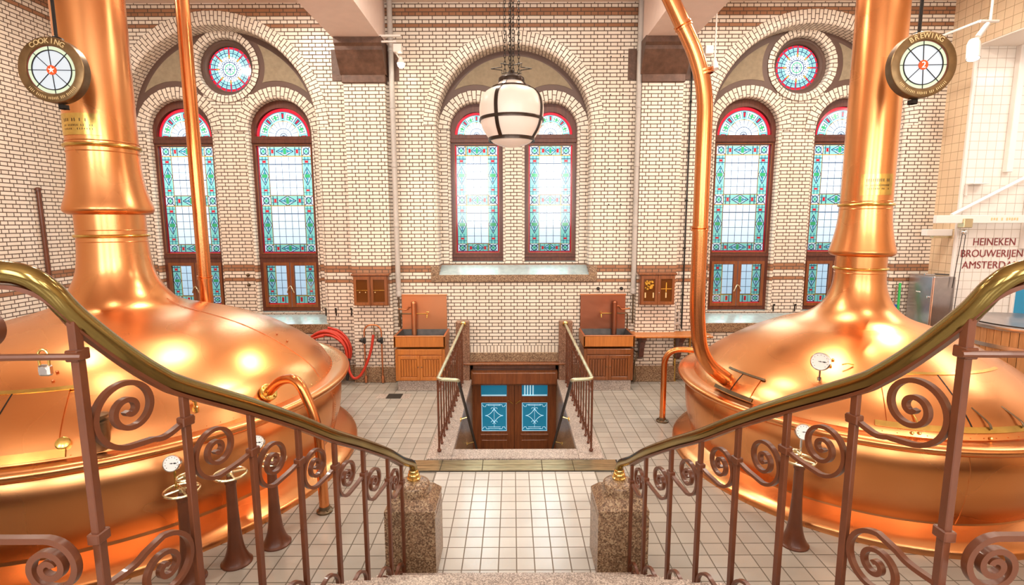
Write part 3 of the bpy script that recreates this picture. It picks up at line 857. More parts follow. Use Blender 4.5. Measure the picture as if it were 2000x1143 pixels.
DL = [(2.50, 1.08), (2.46, 1.15), (2.40, 1.245), (2.31, 1.345), (2.2, 1.435), (2.0, 1.575), (1.79, 1.70), (1.52, 1.825), (1.3, 1.905), (1.07, 1.975), (.866, 2.03), (.70, 2.09), (.60, 2.16), (.52, 2.255), (.455, 2.37), (.41, 2.49), (.385, 2.62), (.37, 2.78), (.362, 2.92)]
DR = [(1.95, 1.05), (1.92, 1.11), (1.86, 1.18), (1.80, 1.24), (1.70, 1.325), (1.58, 1.41), (1.45, 1.495), (1.28, 1.595), (1.08, 1.695), (.87, 1.785), (.70, 1.84), (.58, 1.89), (.49, 1.95), (.41, 2.03), (.35, 2.13), (.31, 2.24), (.29, 2.35), (.281, 2.48)]
def kettle(c, label, P):
    t = thing('brew_kettle', label, 'kettle', c, 'copper brewing kettles')
    def B(b, name, mat, par=None, **k): return at_c(b, c).build(name, mat, par or t, **k)
    n = 96
    B(MB().lathe(P['flange'], n=n), 'floor_flange', 'kettle copper')
    B(MB().lathe(fine(P['barrel']), n=n), 'barrel', 'kettle copper')
    B(MB().lathe(fine(P['rim'], 3), n=n), 'rim', 'kettle copper')
    B(MB().lathe(fine(P['dome'], 4), n=n), 'dome', 'kettle copper')
    B(MB().lathe(P['neck'], n=48), 'neck', 'kettle copper')
    B(MB().lathe(fine(P['skirt'], 4), n=64), 'flared_skirt', 'kettle copper')
    B(MB().lathe(P['stack'], n=64), 'vapour_stack', 'kettle copper')
    for r, z, a in P['rings']: B(MB().lathe(ring_prof(r, z, a), n=64), 'collar_ring', 'brass')
    for r, z, a in P['beads']: B(MB().lathe(ring_prof(r, z, a, 6), n=64), 'bead', 'kettle copper')
    return t, B

# ---- left kettle
LC = (-5.0, 6.5, 0)
tL, BL = kettle(LC, 'left copper brew kettle under the round COOKING sign, widest dome and thicker stack', dict(
    flange=[(2.80, 0), (2.80, .05), (2.78, .075), (2.66, .13), (2.55, .175), (2.50, .20), (2.49, .24)],
    barrel=[(2.47, .18), (2.52, .3), (2.58, .5), (2.605, .7), (2.60, .85), (2.55, .99)],
    rim=[(2.55, .97), (2.64, .99), (2.70, 1.015), (2.728, 1.055), (2.715, 1.095), (2.66, 1.108), (2.58, 1.095), (2.49, 1.085)],
    dome=DL, neck=[(.362, 2.92), (.362, 3.24)],
    skirt=[(.366, 3.205), (.41, 3.21), (.448, 3.235), (.462, 3.27), (.452, 3.32), (.425, 3.41), (.397, 3.53), (.376, 3.68), (.364, 3.83), (.359, 4.0)],
    stack=[(.359, 4.0), (.362, CEIL)], rings=[(.372, 2.95, .020), (.372, 4.01, .022)], beads=[(.364, 3.02, .006), (.366, 2.88, .006), (.366, 4.06, .006), (.364, 3.94, .006)]))
BL(dome_patch(DL, 2.47, .60, 0, .5, .001, .006, 30, 1), 'seam', 'dull copper')
BL(dome_patch(DL, 2.47, .60, 180, 180.5, .001, .006, 30, 1), 'seam', 'dull copper')
b = MB()
for i in range(26):
    for k in (-1, 0, 1):
        a = math.radians(3.5 + k * .55); z = .27 + .68 * i / 25 + (k % 2) * .013
        for (r1, z1), (r2, z2) in zip([(2.47, .18), (2.52, .3), (2.58, .5), (2.605, .7), (2.60, .85), (2.55, .99)], [(2.52, .3), (2.58, .5), (2.605, .7), (2.60, .85), (2.55, .99), (2.5, 1.1)]):
            if z1 <= z < z2: r = r1 + (r2 - r1) * (z - z1) / (z2 - z1); break
        b.sphere(((r + .002) * cos(a), (r + .002) * sin(a), z), .006, 6)
rv = BL(b, 'rivet_row', 'kettle copper'); rv['kind'] = 'stuff'
b = MB()
for i in range(30):
    z = .2 + .76 * i / 29
    pr = [(2.47, .18), (2.52, .3), (2.58, .5), (2.605, .7), (2.60, .85), (2.55, .99), (2.5, 1.1)]
    for (r1, z1), (r2, z2) in zip(pr, pr[1:]):
        if z1 <= z <= z2: r = r1 + (r2 - r1) * (z - z1) / (z2 - z1); break
    b.v.append((r * cos(math.radians(2)) + 0, r * sin(math.radians(2)), z))
pts = [Vector(v) for v in b.v]
BL(MB().tube(pts, .007, 6), 'barrel_seam', 'dull copper')
hl = BL(dome_patch(DL, 2.475, 2.01, -116, -65, .004, .014, 10, 40), 'hatch', 'kettle copper')
BL(dome_patch(DL, 2.49, 2.452, -118, -63.8, .012, .012, 2, 40), 'hatch_strap', 'brass', hl)
BL(dome_patch(DL, 2.02, 1.985, -118, -63.8, .012, .012, 2, 40), 'hatch_strap', 'brass', hl)
BL(dome_patch(DL, 2.46, 2.01, -77.2, -76.9, .017, .004, 10, 1), 'hatch_joint', 'dark iron', hl)
p, nn = on_dome(DL, 2.43, -64.2, .02)
BL(MB().lathe([(.055, -.02), (.055, .014), (.045, .022), (1e-4, .022)], n=24).xf(Matrix.Translation(p) @ nn.to_track_quat('Z', 'Y').to_matrix().to_4x4()), 'hatch_boss', 'brass', hl)
b = MB()
for a_, r_ in ((-69.6, 1.80), (-69.6, 1.90), (-60, 2.2), (4.6, 2.02), (6.0, 1.88)):
    p, nn = on_dome(DL, r_, a_, .01); b.sphere(p, .014, 8)
o = BL(b, 'stud_set', 'dull copper'); o['kind'] = 'stuff'
# brass pot valve standing on the dome
p, nn = on_dome(DL, 2.427, -58.5)
v = BL(MB().lathe([(.085, -.10), (.085, .14), (.094, .145), (.094, .165), (.06, .17), (.06, .19), (.09, .195), (.09, .215), (.02, .235), (.02, .26), (1e-4, .262)], p, 32), 'vent_pot', 'dark patina bronze')
p, nn = on_dome(DL, 2.383, -40.2)
BL(MB().lathe([(.03, -.02), (.03, .03), (.018, .04), (.018, .09), (.04, .095), (.04, .11), (.02, .115), (.02, .15), (.03, .16), (1e-4, .17)], p, 20), 'sight_valve', 'bright brass')
# rivets round the foot of the dome
b = MB()
for i in range(120):
    a = 2 * PI * i / 120; p, nn = on_dome(DL, 2.485, math.degrees(a), .003); b.sphere(p, .006, 6)
o = BL(b, 'rivet_ring', 'kettle copper'); o['kind'] = 'stuff'
# name plate on the stack
def plate(c, r, z0, z1, a0, a1, B):
    b = MB(); n = 20
    for rr in (r + .012, r + .001):
        for z in (z0, z1):
            for i in range(n + 1): a = math.radians(a0 + (a1 - a0) * i / n); b.v.append((rr * cos(a), rr * sin(a), z))
    w = n + 1
    for i in range(n):
        b.f.append((i, i + 1, w + i + 1, w + i)); b.m.append(0); b.sm.append(True)
        for q in ((i, i + 1, 2 * w + i + 1, 2 * w + i), (w + i, w + i + 1, 3 * w + i + 1, 3 * w + i)): b.f.append(q); b.m.append(0); b.sm.append(False)
    for i in (0, n): b.f.append((i, w + i, 3 * w + i, 2 * w + i)); b.m.append(0); b.sm.append(False)
    pl = B(b, 'name_plate', 'brass')
    e = MB()
    for row, (zz, hh, cnt) in enumerate(((z1 - .075, .035, 12), (z1 - .135, .02, 16), (z1 - .175, .02, 14))):
        for k in range(cnt):
            if random.random() < .15: continue
            a = math.radians(a0 + (a1 - a0) * (.14 + .72 * (k + .5) / cnt)); x, y = (r + .0125) * cos(a), (r + .0125) * sin(a)
            tv = Vector((-sin(a), cos(a), 0)) * (.004 if row == 0 else .003); rad = Vector((cos(a), sin(a), 0)) * .002
            P = Vector((x, y, zz)); U = Vector((0, 0, hh / 2))
            e.add([P - tv - U + rad, P + tv - U + rad, P + tv + U + rad, P - tv + U + rad], [(0, 1, 2, 3)])
    B(e, 'engraved_lettering', 'dark patina bronze', pl)
plate(LC, .361, 4.11, 4.35, -127, -53, BL)

# ---- right kettle
RC = (4.40, 6.6, 0)
tR, BR = kettle(RC, 'right copper brew kettle under the BREWING sign, slimmer, with a dial gauge on its dome', dict(
    flange=[(2.20, 0), (2.20, .05), (2.18, .075), (2.09, .12), (1.99, .165), (1.95, .19), (1.94, .23)],
    barrel=[(1.93, .17), (1.98, .3), (2.03, .5), (2.05, .7), (2.045, .82), (2.01, .94)],
    rim=[(2.01, .93), (2.08, .945), (2.13, .965), (2.155, 1.0), (2.145, 1.035), (2.10, 1.05), (2.03, 1.045), (1.95, 1.052)],
    dome=DR, neck=[(.281, 2.48), (.279, 2.72)],
    skirt=[(.283, 2.665), (.32, 2.668), (.352, 2.685), (.365, 2.72), (.356, 2.76), (.334, 2.85), (.312, 2.96), (.296, 3.08), (.286, 3.2), (.280, 3.30)],
    stack=[(.280, 3.30), (.276, CEIL)], rings=[(.290, 2.51, .017), (.290, 3.30, .018)], beads=[(.283, 2.455, .005), (.284, 3.25, .005), (.284, 3.34, .005)]))
hr = BR(dome_patch(DR, 1.905, 1.41, -114, -52, .004, .012, 10, 40), 'hatch', 'kettle copper')
BR(dome_patch(DR, 1.92, 1.885, -117, -50, .010, .012, 2, 40), 'hatch_strap', 'brass', hr)
BR(dome_patch(DR, 1.415, 1.385, -116, -57.5, .010, .012, 2, 40), 'hatch_strap', 'brass', hr)
BR(dome_patch(DR, 1.89, 1.41, -92.7, -92.3, .015, .004, 10, 1), 'hatch_joint', 'dark iron', hr)
for az in (-88, -77.4, -107):
    pts = [on_dome(DR, r_, az + da, o_)[0] for r_, da, o_ in ((1.74, -1.2, .015), (1.79, -.5, .02), (1.84, 0, .035), (1.875, .2, .045), (1.90, .3, .03))]
    BR(MB().tube(smooth_path(pts, 5), [.006 + .006 * i / 20 for i in range(21)], 8), 'hatch_handle', 'dark patina bronze' if az > -100 else 'brass', hr)
h2 = BR(dome_patch(DR, 1.93, 1.75, -169, -153, .003, .010, 6, 14), 'hatch', 'kettle copper')
BR(dome_patch(DR, 1.945, 1.925, -169.5, -152, .010, .012, 2, 14), 'hatch_strap', 'dark patina bronze', h2)
BR(dome_patch(DR, 1.755, 1.735, -170, -151.5, .010, .012, 2, 14), 'hatch_strap', 'dark patina bronze', h2)
BR(dome_patch(DR, 1.93, 1.75, -161.6, -161.2, .012, .004, 4, 1), 'hatch_joint', 'dark iron', h2)
b = MB()
for a_, r_ in ((-131.6, 1.322), (-131.8, 1.411), (-108.1, 1.934), (-106.3, 1.932), (-88.2, 1.941)):
    p, nn = on_dome(DR, r_, a_, .01); b.sphere(p, .016, 8)
o = BR(b, 'stud_set', 'brass'); o['kind'] = 'stuff'
p, nn = on_dome(DR, 1.40, -125.3, .0)
BR(MB().tube([p + Vector((-.06, 0, .04)), p + Vector((0, 0, .055)), p + Vector((.06, .0, .04))], .008, 8), 'lifting_lug', 'brass')
p, nn = on_dome(DR, 1.60, -134, 0)
BR(MB().tube([p - Vector((0, 0, .02)), p + Vector((0, 0, .12))], .010, 8).lathe([(.022, 0), (.022, .03)], p, 12), 'gauge_stem', 'chrome')
needle_dial(None, tR, Vector(RC) + p + Vector((0, -.0, .205)), (-.62, -.72, .22), .098)
b = MB()
for i in range(24):
    z = .2 + .72 * i / 23
    pr = [(1.93, .17), (1.98, .3), (2.03, .5), (2.05, .7), (2.045, .82), (2.01, .94)]
    for (r1, z1), (r2, z2) in zip(pr, pr[1:]):
        if z1 <= z <= z2: r = r1 + (r2 - r1) * (z - z1) / (z2 - z1); break
    b.v.append((r * cos(math.radians(-95)), r * sin(math.radians(-95)), z))
BR(MB().tube([Vector(v) for v in b.v], .007, 6), 'barrel_seam', 'kettle copper')
plate(RC, .280, 3.41, 3.66, -138, -66, BR)
b = MB()
for i in range(100):
    a = 2 * PI * i / 100; p, nn = on_dome(DR, 1.94, math.degrees(a), .003); b.sphere(p, .005, 6)
o = BR(b, 'rivet_ring', 'kettle copper'); o['kind'] = 'stuff'

# ================================================================== FREE PIPES
def pipe(name, label, cat, pts, r, mat='pipe copper', foot=None, collars=(), flange=None, group=None, corner=.35, n=20):
    t = thing(name, label, cat, pts[0], group)
    MB().tube(round_corners(pts, corner, 12), r, n).build('tube', mat, t)
    for (p, q) in collars:
        p = Vector(p); d = Vector(q).normalized()
        M = d.to_track_quat('Z', 'Y').to_matrix().to_4x4()
        at_c(MB().lathe([(r, -.03), (r + .012, -.028), (r + .012, -.008), (r + .004, 0), (r + .012, .008), (r + .012, .028), (r, .03)], n=24).xf(M), p).build('collar', mat, t)
    if foot:
        f = MB().lathe([(foot, .0), (foot, .02), (foot * .8, .03), (r + .008, .035), (r + .004, .07), (r, .07)], pts[0] if Vector(pts[0]).z < .1 else pts[-1], 24)
        for k in range(4):
            a = PI / 4 + k * PI / 2; q = pts[0]; f.lathe([(.012, .02), (.012, .036), (1e-4, .038)], (q[0] + foot * .75 * cos(a), q[1] + foot * .75 * sin(a), q[2]), 6)
        f.build('floor_flange', 'dark patina bronze', t)
    if flange:
        p, d, R = flange; M = Vector(d).normalized().to_track_quat('Z', 'Y').to_matrix().to_4x4()
        f = MB().lathe([(R, -.01), (R, .018), (R * .9, .024), (r, .026)], n=28)
        for k in range(6): a = k * PI / 3; f.lathe([(.012, .02), (.012, .04), (1e-4, .042)], (R * .78 * cos(a), R * .78 * sin(a), 0), 6)
        at_c(f.xf(M), p).build('dome_flange', 'brass', t)
    return t
pipe('standpipe', 'tall straight copper pipe rising behind the left kettle in front of the leftmost window', 'pipe', [(-4.49, 7.5, 1.85), (-4.49, 7.5, CEIL)], .088, collars=[((-4.49, 7.5, 2.32), (0, 0, 1))])
pipe('riser_pipe', 'thick bent copper pipe curving down into the left side of the right kettle dome', 'pipe',
     [(2.66, 6.15, 1.13), (2.24, 6.1, 1.45), (2.165, 6.1, 2.0), (2.15, 6.1, 4.72), (1.42, 6.1, 6.1), (1.0, 6.1, CEIL)], .088, corner=.42,
     collars=[((2.155, 6.1, 3.02), (0, 0, 1)), ((2.13, 6.1, 4.76), (-.25, 0, 1)), ((1.87, 6.1, 5.25), (-.5, 0, .95))])
pipe('overflow_pipe', 'bent copper pipe rising from the floor and arching onto the left kettle dome', 'pipe',
     [(-2.07, 5.26, 0), (-2.09, 5.26, 1.0), (-2.30, 5.32, 1.47), (-2.55, 5.46, 1.42), (-2.78, 5.585, 1.20)], .052, foot=.085, corner=.26, flange=((-2.745, 5.565, 1.235), (.80, -.35, .62), .10))
pipe('overflow_pipe', 'thin copper pipe arching from the floor behind the thick riser into the right kettle', 'pipe',
     [(2.31, 7.8, 0), (2.31, 7.8, 1.17), (2.85, 7.66, 1.17)], .045, foot=.095, corner=.34)

# hand wheels on trumpet pedestals
def wheel(c, R, parent, tilt=(0, 0, 1)):
    M = Vector(tilt).normalized().to_track_quat('Z', 'Y').to_matrix().to_4x4(); b = MB()
    b.lathe(ring_prof(R, 0, .011, 8), n=36)
    for k in range(4):
        a = PI / 4 + k * PI / 2; b.tube([(cos(a) * .02, sin(a) * .02, .012), (cos(a) * R, sin(a) * R, 0)], [.012, .008], 8)
    b.lathe([(.028, -.02), (.028, .02), (.018, .03), (1e-4, .032)], n=16)
    return at_c(b.xf(M), c).build('hand_wheel', 'pale brass', parent)
def pedestal(x, y, h, label, parent_extra=None, R=.135):
    t = thing('valve_pedestal', label, 'valve stand', (x, y, 0), 'trumpet foot valve pedestals')
    MB().lathe(fine([(.135, 0), (.135, .012), (.118, .03), (.09, .09), (.068, .18), (.055, .32), (.047, .5), (.042, h - .06)], 4) + [(.05, h - .055), (.05, h - .02), (.03, h - .015), (.03, h + .02), (1e-4, h + .02)], (x, y, 0), 32).build('trumpet_column', 'brown ironwork', t)
    wheel((x, y, h + .03), R, t, (0, .0, 1)); return t
t = pedestal(-2.87, 4.19, .80, 'nearest brown trumpet valve pedestal with dial gauge and double handwheel, beside the left kettle')
wheel((-2.86, 4.25, .92), .075, t)
MB().tube([(-2.95, 4.24, .82), (-2.95, 4.24, .99)], .010, 8).build('gauge_stem', 'brass', t)
needle_dial(None, t, (-2.95, 4.22, 1.06), (.15, -1, .35), .07)
pedestal(-2.58, 4.42, .83, 'middle brown trumpet valve pedestal with brass handwheel beside the left kettle')
t = pedestal(-2.34, 4.70, .83, 'farthest of three brown trumpet valve pedestals by the left kettle, partly behind a railing scroll')
MB().tube([(-2.55, 4.82, .60), (-2.50, 4.80, .62), (-2.50, 4.80, .94)], .010, 8).build('gauge_stem', 'brass', t)
needle_dial(None, t, (-2.50, 4.78, 1.0), (.15, -1, .35), .07)
t = pedestal(2.69, 4.67, .83, 'brown trumpet valve pedestal with brass handwheel and dial gauge in front of the right kettle')
wheel((2.68, 4.76, .90), .06, t)
MB().tube([(2.73, 4.74, .85), (2.73, 4.74, 1.05)], .010, 8).build('gauge_stem', 'chrome', t)
needle_dial(None, t, (2.73, 4.72, 1.115), (-.2, -1, .3), .075)

# ================================================================== ROUND SIGNS
def round_sign(c, yaw, title, num, label):
    t = thing('hanging_sign', label, 'sign', c, 'round hanging signs')
    M = Matrix.Translation(Vector(c)) @ Matrix.Rotation(yaw, 4, 'Z') @ RX90     # local z points to the viewer side (-Y)
    def P(b, name, mat, par=None): return b.xf(M).build(name, mat, par or t)
    R = .325; M = M @ Matrix.Scale(.985, 4)
    P(MB().lathe([(R - .005, .020), (R, .025), (R, .112)], n=72), 'drum_case', 'dark patina bronze')
    P(MB().lathe([(R, .112), (R - .003, .121), (R - .01, .125), (.245, .125), (.238, .118), (.236, .10)], n=72), 'face_ring', 'sign bronze')
    P(MB().lathe([(1e-4, .021), (R - .005, .021)], n=48, smooth=False), 'back_plate', 'dark patina bronze')
    g = P(MB().lathe([(1e-4, .104), (.195, .104)], n=64, smooth=False), 'glass_face', 'sign glass')
    P(MB().lathe([(.195, .105), (.236, .105)], n=64, smooth=False), 'glass_border', 'sign glass cream', g)
    l = MB().lathe([(.190, .104), (.190, .112), (.199, .112), (.199, .104)], n=64)
    for k in range(8):
        a = k * PI / 4 + (.06 if k in (2, 6) else 0); d = Vector((cos(a), sin(a), 0)); l.ribbon([d * .045 + Vector((0, 0, .108)), d * .237 + Vector((0, 0, .108))], (0, 0, 1), .006, .006)
    P(l, 'lead_came', 'dark iron', g)
    P(MB().lathe([(.234, .105), (.234, .114), (.240, .114)], n=64), 'red_edge', 'red letter paint', g)
    d = P(MB().lathe([(1e-4, .114), (.047, .114), (.047, .10)], n=32, smooth=False), 'hub_disc', 'sign orange', g)
    if num:
        tx = text_mesh(num, .085, .004); tx.xf(Matrix.Translation((0, -.029, .118))); P(tx, 'numeral', 'sign white', d)
    else:
        tx = MB()
        for k in range(5):
            a = PI / 2 + k * 2 * PI / 5; tx.add([(0, 0, .117), (.012 * cos(a - .6), .012 * sin(a - .6), .117), (.036 * cos(a), .036 * sin(a), .117), (.012 * cos(a + .6), .012 * sin(a + .6), .117)], [(0, 1, 2, 3)])
        P(tx, 'hub_ornament', 'sign white', d)
    tx = MB(); n = len(title); step = .185 if n == 7 else .19
    for i, ch in enumerate(title):
        a = PI / 2 - (i - (n - 1) / 2) * step + .02
        q = text_mesh(ch, .070, .006, bold=.0008); q.xf(Matrix.Rotation(a - PI / 2, 4, 'Z') @ Matrix.Translation((0, .258, .129))); tx.join(q)
    P(tx, 'title_letters', 'gold letter')
    tx = MB()      # the small line round the foot of the ring, too fine to read
    for i in range(30):
        if i in (4, 11, 18, 22): continue
        a = -PI / 2 + (i - 14.5) * .062; hh = .022 + .006 * ((i * 7) % 3) / 2
        e = Vector((cos(a), sin(a), 0)); s_ = Vector((-sin(a), cos(a), 0)) * .0045; p = e * .282 + Vector((0, 0, .128))
        tx.ribbon([p - e * hh / 2, p + e * hh / 2], (0, 0, 1), .004, .007)
    P(tx, 'small_lettering', 'gold letter')['kind'] = 'stuff'
    P(MB().lathe([(.05, -.02), (.05, .02)], n=6).xf(Matrix.Translation((0, -R - .02, 0)) @ Matrix.Rotation(PI / 2, 4, 'X')), 'bottom_finial', 'dark iron')
    b = MB().tube([(c[0], c[1], c[2] + R * .985 - .01), (c[0], c[1], CEIL)], .016, 12); b.lathe([(.07, 0), (.06, .03), (.018, .05)], (c[0], c[1], c[2] + R * .985 - .01), 20); b.build('hanging_rod', 'dark iron', t)
    MB().lathe([(.06, 0), (.06, -.02), (.016, -.03)], (c[0], c[1], CEIL), 20).build('ceiling_rose', 'dark iron', t)
    return t
round_sign((-4.69, 5.62, 4.64), math.radians(3), 'COOKING', None, 'round bronze hanging sign reading COOKING with lit glass face')
round_sign((4.135, 5.62, 4.665), math.radians(-3), 'BREWING', '2', 'round bronze hanging sign reading BREWING with orange 2 at its centre')

# ================================================================== PENDANT LANTERN
lz = 4.40; lx, ly = -.035, 6.3
t = thing('pendant_lantern', 'milky glass globe lantern with brown metal straps hanging on chains before the middle windows', 'lamp', (lx, ly, lz))
gp = [(1e-4, 3.975), (.10, 3.985), (.20, 4.02), (.255, 4.06), (.285, 4.10), (.335, 4.18), (.365, 4.28), (.375, 4.38), (.372, 4.45), (.35, 4.53), (.30, 4.595), (.225, 4.635), (.185, 4.655), (.155, 4.69), (.13, 4.725)]
MB().lathe(fine(gp, 4), (lx, ly, 0), 64).build('glass_globe', 'milk glass', t)
for r, z, h in ((.262, 4.065, .022), (.366, 4.285, .018), (.222, 4.637, .012), (.14, 4.725, .022)):
    MB().lathe([(r - .01, z - h), (r + .012, z - h), (r + .014, z), (r + .010, z + h), (r - .01, z + h)], (lx, ly, 0), 56).build('band', 'lantern iron', t)
for k in range(4):
    a = math.radians(-90 - 27 + 90 * k)
    pts = [(lx + (r + .008) * cos(a), ly + (r + .008) * sin(a), z) for r, z in fine(gp[3:], 3)]
    MB().ribbon(pts, (-sin(a), cos(a), 0), .042, .010).build('strap', 'lantern iron', t)
MB().lathe([(.145, 4.74), (.15, 4.75), (.12, 4.775), (.05, 4.80), (.03, 4.84), (1e-4, 4.85)], (lx, ly, 0), 32).build('cap', 'lantern iron', t)
b = MB(); st = []
for k in range(12):
    rr = .235 if k % 2 == 0 else .125; a = k * PI / 6; st.append((lx + rr * cos(a), ly + rr * sin(a), 4.86))
b.tube(st, .005, 6, closed=True); b.build('star_crown', 'dark iron', t)
for k, (dx, dy) in enumerate(((-.075, -.03), (.02, -.06), (.085, .0), (-.02, .06))):
    b = MB(); z = 4.80; i = 0
    while z < CEIL - .05:
        ln_ = .052; a = PI / 2 * (i % 2); pts = [(lx + dx + .011 * cos(q) * cos(a), ly + dy + .011 * cos(q) * sin(a), z + ln_ / 2 + .5 * ln_ * sin(q)) for q in [2 * PI * j / 10 for j in range(10)]]
        b.tube(pts, .0042, 5, closed=True); z += ln_ * .80; i += 1
    b.build('chain', 'dark iron', t)
MB().tube([(lx - .005, ly, 4.83), (lx - .005, ly, CEIL)], .006, 8).build('cable', 'dark iron', t)

# ================================================================== STAIRS AND BIG RAILINGS
RIS, TRD, Y0S = .175, .265, 4.02
BX = [1.515, 1.41, 1.31, 1.23, 1.147, 1.076, .995, .962]
BY = [1.73, 2.10, 2.43, 2.77, 3.09, 3.44, 3.79, 4.10]
ZC = [2.657, 2.275, 1.988, 1.771, 1.580, 1.351, 1.127, .943]
RZ = [2.82, 2.43, 2.225, 2.01, 1.79, 1.578, 1.35, 1.14]
def bx_at(y):
    for (x1, y1), (x2, y2) in zip(zip(BX, BY), zip(BX[1:], BY[1:])):
        if y1 <= y <= y2: return x1 + (x2 - x1) * (y - y1) / (y2 - y1)
    return BX[0] if y < BY[0] else BX[-1]
b = MB()
for i in range(9):
    ya, yb = Y0S - TRD * (i + 1), Y0S - TRD * i; wa, wb = bx_at(ya) + .10, bx_at(yb) + .10; zt = RIS * (i + 1)
    vs = [(-wa, ya, 0), (wa, ya, 0), (wb, yb, 0), (-wb, yb, 0), (-wa, ya, zt), (wa, ya, zt), (wb, yb, zt), (-wb, yb, zt)]
    b.add(vs, [(3, 2, 1, 0), (4, 5, 6, 7), (0, 1, 5, 4), (1, 2, 6, 5), (2, 3, 7, 6), (3, 0, 4, 7)])
b.build('staircase', 'light granite', kind='structure')
MB().box(-8.1, 8.0, -4, Y0S - TRD * 9, 1.55, 1.74).build('floor_landing', 'floor tile', boxuv=True, kind='structure')
MB().box(-8.1, 8.0, -4, 1.2, 0, 1.55).build('wall_landing', 'brown stone', boxuv=True, kind='structure')  # unseen face under the landing, dark and set forward to darken kettle reflections

def newel(s, label):
    x = s * .925; t = thing('newel_post', label, 'stone post', (x, 4.405, 0), 'granite newel posts')
    b = MB(); h = .22
    vs = []
    for z, k in ((0, 1.0), (.56, 1.0), (.56, .985), (.59, .985), (.59, 1.0), (.625, 1.0), (.70, .70)):
        vs += [(x - h * k, 4.405 - h * k, z), (x + h * k, 4.405 - h * k, z), (x + h * k, 4.405 + h * k, z), (x - h * k, 4.405 + h * k, z)]
    fs = [(3, 2, 1, 0)]
    for j in range(6):
        for i in range(4): fs.append((j * 4 + i, j * 4 + (i + 1) % 4, j * 4 + 4 + (i + 1) % 4, j * 4 + 4 + i))
    fs.append((24, 25, 26, 27)); b.add(vs, fs)
    b.build('stone_block', 'granite', t)
    MB().lathe(fine([(.140, .66), (.146, .675), (.147, .72), (.146, .765), (.138, .785), (.112, .802), (.07, .815), (1e-3, .82)], 3), (x, 4.40, 0), 40).build('round_cap', 'granite', t)
    return t
newel(-1, 'left speckled granite newel block at the foot of the stairs')
newel(1, 'right speckled granite newel block at the foot of the stairs')

